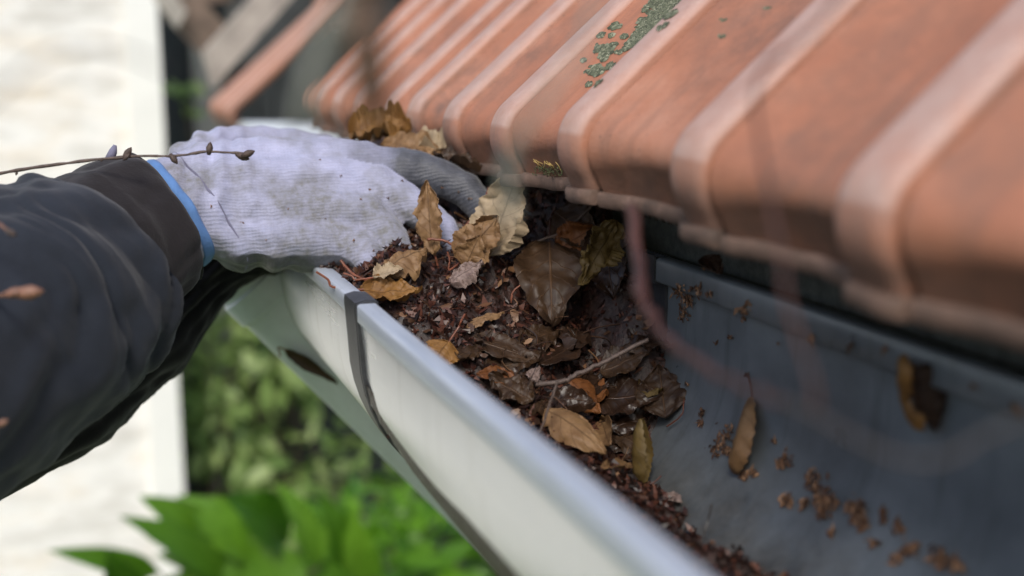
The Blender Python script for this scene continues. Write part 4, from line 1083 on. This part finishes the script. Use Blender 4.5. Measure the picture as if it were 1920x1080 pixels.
def sleeve(stations, name, mat, parent, seed, n=96, m=14, amp=0.004, hem=True, thick=.0022, tn=None, foldamp=0.0, creas=.010):
    """loft of cloth rings: (px, py, distance, radius px, ratio)"""
    C = [PP(*s[:3]) for s in stations]; Rr = [px2m(s[3], s[2]) for s in stations]; Ra = [s[4] for s in stations]
    path_ = spline(C, m); K = len(path_); rad = np.interp(np.linspace(0, len(C) - 1, K), range(len(C)), Rr); rat = np.interp(np.linspace(0, len(C) - 1, K), range(len(C)), Ra)
    v, f = [], []; seg = (path_[-1] - path_[0]).length / K
    for i, p in enumerate(path_):
        t_ = (path_[min(i + 1, K - 1)] - path_[max(i - 1, 0)]).normalized()
        if tn is not None: t_ = lerp(Vector(tn), t_, min(1, i / 12)).normalized()
        a = CF.cross(t_).normalized(); b = t_.cross(a).normalized()
        for k in range(n):
            th = 2 * math.pi * k / n; d = a * math.cos(th) + b * math.sin(th) * rat[i]
            q = p + d * rad[i]
            dsp = noise.fractal(q * 16 + Vector((seed, 0, 0)), 1.0, 2.0, 4) * amp
            if foldamp: dsp += math.sin(i * .55 + 2.2 * noise.noise(q * 14 + Vector((seed, 5, 0)))+ th * 1.3) * foldamp * min(1, i / 6)
            al = i * seg; wv_ = noise.noise(Vector((math.cos(th) * 1.3, math.sin(th) * 1.3, al * 9 + seed)))
            n1 = noise.noise(Vector((al * 24 + 1.6 * wv_ + .9 * math.sin(th + seed), math.cos(th) * .9, math.sin(th) * .9 + seed)))
            n2 = noise.noise(Vector((al * 15 + 2.2 * math.sin(th * 1.0 + 1 + seed * .3), math.cos(th) * 1.6 + 7, math.sin(th) * 1.6)))
            dsp += (abs(n1) - .25) * creas * min(1, i / 5) + (abs(n2) - .25) * creas * .9 * min(1, i / 5)
            if hem and i < 4: dsp += (.0012 if i < 3 else -.0012)
            v.append(q + d.normalized() * dsp)
    for i in range(K - 1):
        for k in range(n):
            k2 = (k + 1) % n; f.append((i * n + k, (i + 1) * n + k, (i + 1) * n + k2, i * n + k2))
    N = len(v)
    v += [q + (path_[i // n] - q).normalized() * thick for i, q in enumerate(v)]
    f += [tuple(k + N for k in reversed(q)) for q in f]
    for k in range(n):
        k2 = (k + 1) % n; f.append((k, k2, k2 + N, k + N)); q = (K - 1) * n; f.append((q + k2, q + k, q + k + N, q + k2 + N))
    return build(name, v, f, mat, parent, 70)
ax = (PP(318, 405, .745) - PP(60, 590, .64)).normalized()
ic = sleeve([(306, 404, .735, 130, .85), (262, 428, .72, 148, .9), (200, 470, .70, 160, .95), (120, 520, .67, 165, 1)], 'shirt_cuff', CUFF, per, 3, amp=.0020, tn=-CN, creas=.0045)
ic['label'] = 'brownish black inner sleeve cuff round the wrist'
ringv = []
js_ = sleeve([(196, 494, .675, 172, .95), (165, 515, .665, 205, 1), (110, 550, .65, 230, 1), (40, 596, .63, 246, 1), (-60, 660, .60, 252, 1), (-200, 760, .56, 256, 1), (-420, 920, .53, 262, 1.0), (-900, 1180, .50, 285, 1.0), (-1500, 1420, .48, 310, 1.0), (-2100, 1500, .46, 320, 1.0), (-2300, 1520, .455, 200, 1.0), (-2330, 1522, .454, 20, 1.0)], 'jacket_sleeve', JACKET, per, 8, amp=.004, tn=-CN, creas=.0095, m=18)
js_['label'] = 'dark blue grey jacket sleeve with soft folds'
ds2 = sleeve([(500, 455, .90, 60, 1), (392, 500, .87, 74, 1), (263, 628, .83, 98, 1), (140, 730, .79, 112, 1), (-15, 805, .75, 122, 1), (-180, 870, .70, 140, 1), (-400, 960, .64, 160, 1), (-900, 1100, .60, 190, 1), (-1400, 1200, .57, 200, 1), (-1600, 1240, .56, 130, 1), (-1630, 1245, .558, 20, 1)], 'far_sleeve', DARK_SLEEVE, per, 14, amp=.005, creas=.010)
ds2['label'] = 'black sleeve of the other arm in shade below'
# small purple tab at the cuff edge
tv, tf = tube([PP(205, 300, .72), PP(212, 284, .72), PP(216, 272, .72)], [.0032, .0028, .0012], 8); build('pull_tab', tv, tf, SEAM, per, 180)

# ------------------------------------------------------------------ twigs reaching in from the left
bl = empty('bare_branch', P(-330, 420, .71)); tag(bl, 'bare budding branch reaching in from the left across the sleeve', 'branch')
def twig(parent, pts, r0_, r1_, mat, buds=(), bmat=None, n=7, jit=.12):
    rr = random.Random(int(abs(pts[0][0]) * 7 + 3)); p = spline([P(*q) for q in pts], n); p = [q + Vector((rr.gauss(0, 1), rr.gauss(0, 1), rr.gauss(0, 1))) * r0_ * jit for q in p]
    rads = [lerp(r0_, r1_, i / (len(p) - 1)) * (1 + .15 * rr.gauss(0, 1)) for i in range(len(p))]
    tv, tf = tube(p, rads, 8); o = build('twig', tv, tf, mat, parent, 180)
    for bx, by, bz, dx, dy, L_ in buds:
        b0 = P(bx, by, bz); d = (P(bx + dx, by + dy, bz) - b0).normalized(); s = px2m(L_, bz)
        tv, tf = tube([b0 - d * s * .3, b0 + d * s * .1, b0 + d * s * .45, b0 + d * s * .8, b0 + d * s], [s * .16, s * .30, s * .34, s * .2, s * .04], 8); build('bud', tv, tf, bmat or BUD, o, 180)
    return o
main = twig(bl, [(-330, 420, .71), (-180, 470, .71), (-60, 560, .71), (-40, 700, .70), (-90, 860, .69)], .0032, .0022, BARK)
twig(bl, [(-250, 440, .71), (-120, 350, .71), (0, 325, .705), (110, 308, .705), (235, 294, .705), (330, 292, .705), (395, 284, .705), (470, 290, .705)], .0011, .0007, BARK,
     [(32, 322, .705, -2, 6, 7), (235, 294, .705, 5, -8, 20), (240, 292, .703, -6, 6, 12), (322, 293, .705, 6, 8, 17), (392, 285, .705, 1, -8, 18), (448, 291, .705, 10, 4, 20), (458, 291, .703, 10, -4, 20), (192, 298, .705, -3, 6, 6)])
twig(bl, [(-110, 505, .70), (-60, 440, .60), (-15, 418, .56), (12, 430, .55), (24, 440, .55)], .0008, .0006, BUD_RED, [(15, 433, .55, 8, 5, 18)], BUD)
twig(bl, [(-60, 560, .70), (-30, 557, .60), (15, 552, .55), (45, 550, .55)], .0013, .0011, BUD_RED, [(40, 550, .55, 10, -1, 40), (18, 551, .55, 10, -2, 30)], BUD_RED)
twig(bl, [(-50, 760, .70), (-25, 800, .58), (0, 796, .53)], .0010, .0009, BUD_RED, [(-2, 796, .53, 10, -5, 18)], BUD_RED)

# out of focus twigs close to the photographer
fb = empty('foreground_branch', P(1900, 900, .27)); tag(fb, 'blurred reddish branch hanging close in front of the gutter', 'branch')
twig(fb, [(1188, 385, .46), (1195, 480, .44), (1208, 560, .41), (1245, 630, .38), (1310, 680, .345), (1390, 722, .315), (1470, 752, .29)], .0026, .0008, RED_TWIG, n=6, jit=.22)
twig(fb, [(1470, 752, .29), (1530, 780, .275), (1590, 815, .265), (1690, 860, .255), (1780, 858, .25), (1840, 820, .25), (2000, 760, .245)], .0009, .0005, GREY_BROWN, n=6, jit=.05)
twig(fb, [(1530, 770, .275), (1525, 720, .275), (1500, 640, .28), (1475, 560, .285), (1468, 500, .29), (1445, 380, .30), (1425, 260, .31), (1415, 180, .32), (1440, 120, .32), (1520, 60, .32), (1620, -60, .32)], .0007, .0008, RED_TWIG, n=5, jit=.05)
fg = empty('foreground_sprig', P(700, -250, .22)); tag(fg, 'blurred brown and grey sprig dangling at the top left of the tiles', 'branch')
twig(fg, [(700, -250, .22), (690, -60, .22), (680, 20, .22), (690, 90, .22), (700, 170, .225), (708, 215, .23)], .0052, .0026, DEAD_LEAF, n=5, jit=.05)
twig(fg, [(690, -60, .22), (640, 20, .225), (600, 100, .23), (575, 180, .235), (560, 240, .24)], .0030, .0014, GREY_TWIG, n=5, jit=.05)
fs = empty('grey_stem', P(1120, -260, .25)); tag(fs, 'faint blurred grey stem crossing the tile nose above the pale leaf', 'branch')
twig(fs, [(955, 400, .27), (952, 350, .265), (955, 300, .26), (975, 250, .255), (1040, 160, .25), (1100, 60, .25), (1130, -100, .25), (1120, -260, .25)], .0017, .0005, GREY_TWIG, n=5, jit=.04)

# moss tuft on the drip lip by the tile seam
mp0 = TB.ray_cast(CAM, ray(1032, 318).normalized())[0] or P(1032, 318, .70)
r = random.Random(77); ms_ = empty('moss_tuft', mp0); tag(ms_, 'tiny moss tuft with yellow filaments on the tile lip', 'moss')
m = MB()
for k in range(220):
    flake(m, mp0 + Vector((r.gauss(0, .004), r.gauss(0, .009), r.gauss(0, .0018))), r.uniform(.0012, .0026), r)
tag(m.build('cushion', MOSS, ms_, None), kind='stuff')
for k in range(14):
    b0 = mp0 + Vector((r.gauss(-.001, .002), r.gauss(0, .008), .001)); d_ = Vector((r.gauss(-.6, .3), r.gauss(0, .3), 1)).normalized()
    tv, tf = tube([b0, b0 + d_ * .003, b0 + d_ * .006 + Vector((-.001, 0, -.0003))], .00022, 5); build('filament', tv, tf, FILAMENT, ms_, 180)
ft = empty('faint_twig', P(-120, 240, .24)); tag(ft, 'faint blurred twig arching across the white wall at upper left', 'branch')
twig(ft, [(-120, 260, .24), (0, 175, .24), (60, 120, .24), (150, 85, .24), (240, 100, .24), (310, 130, .24)], .0006, .0003, GREY_BROWN, n=5, jit=.05)
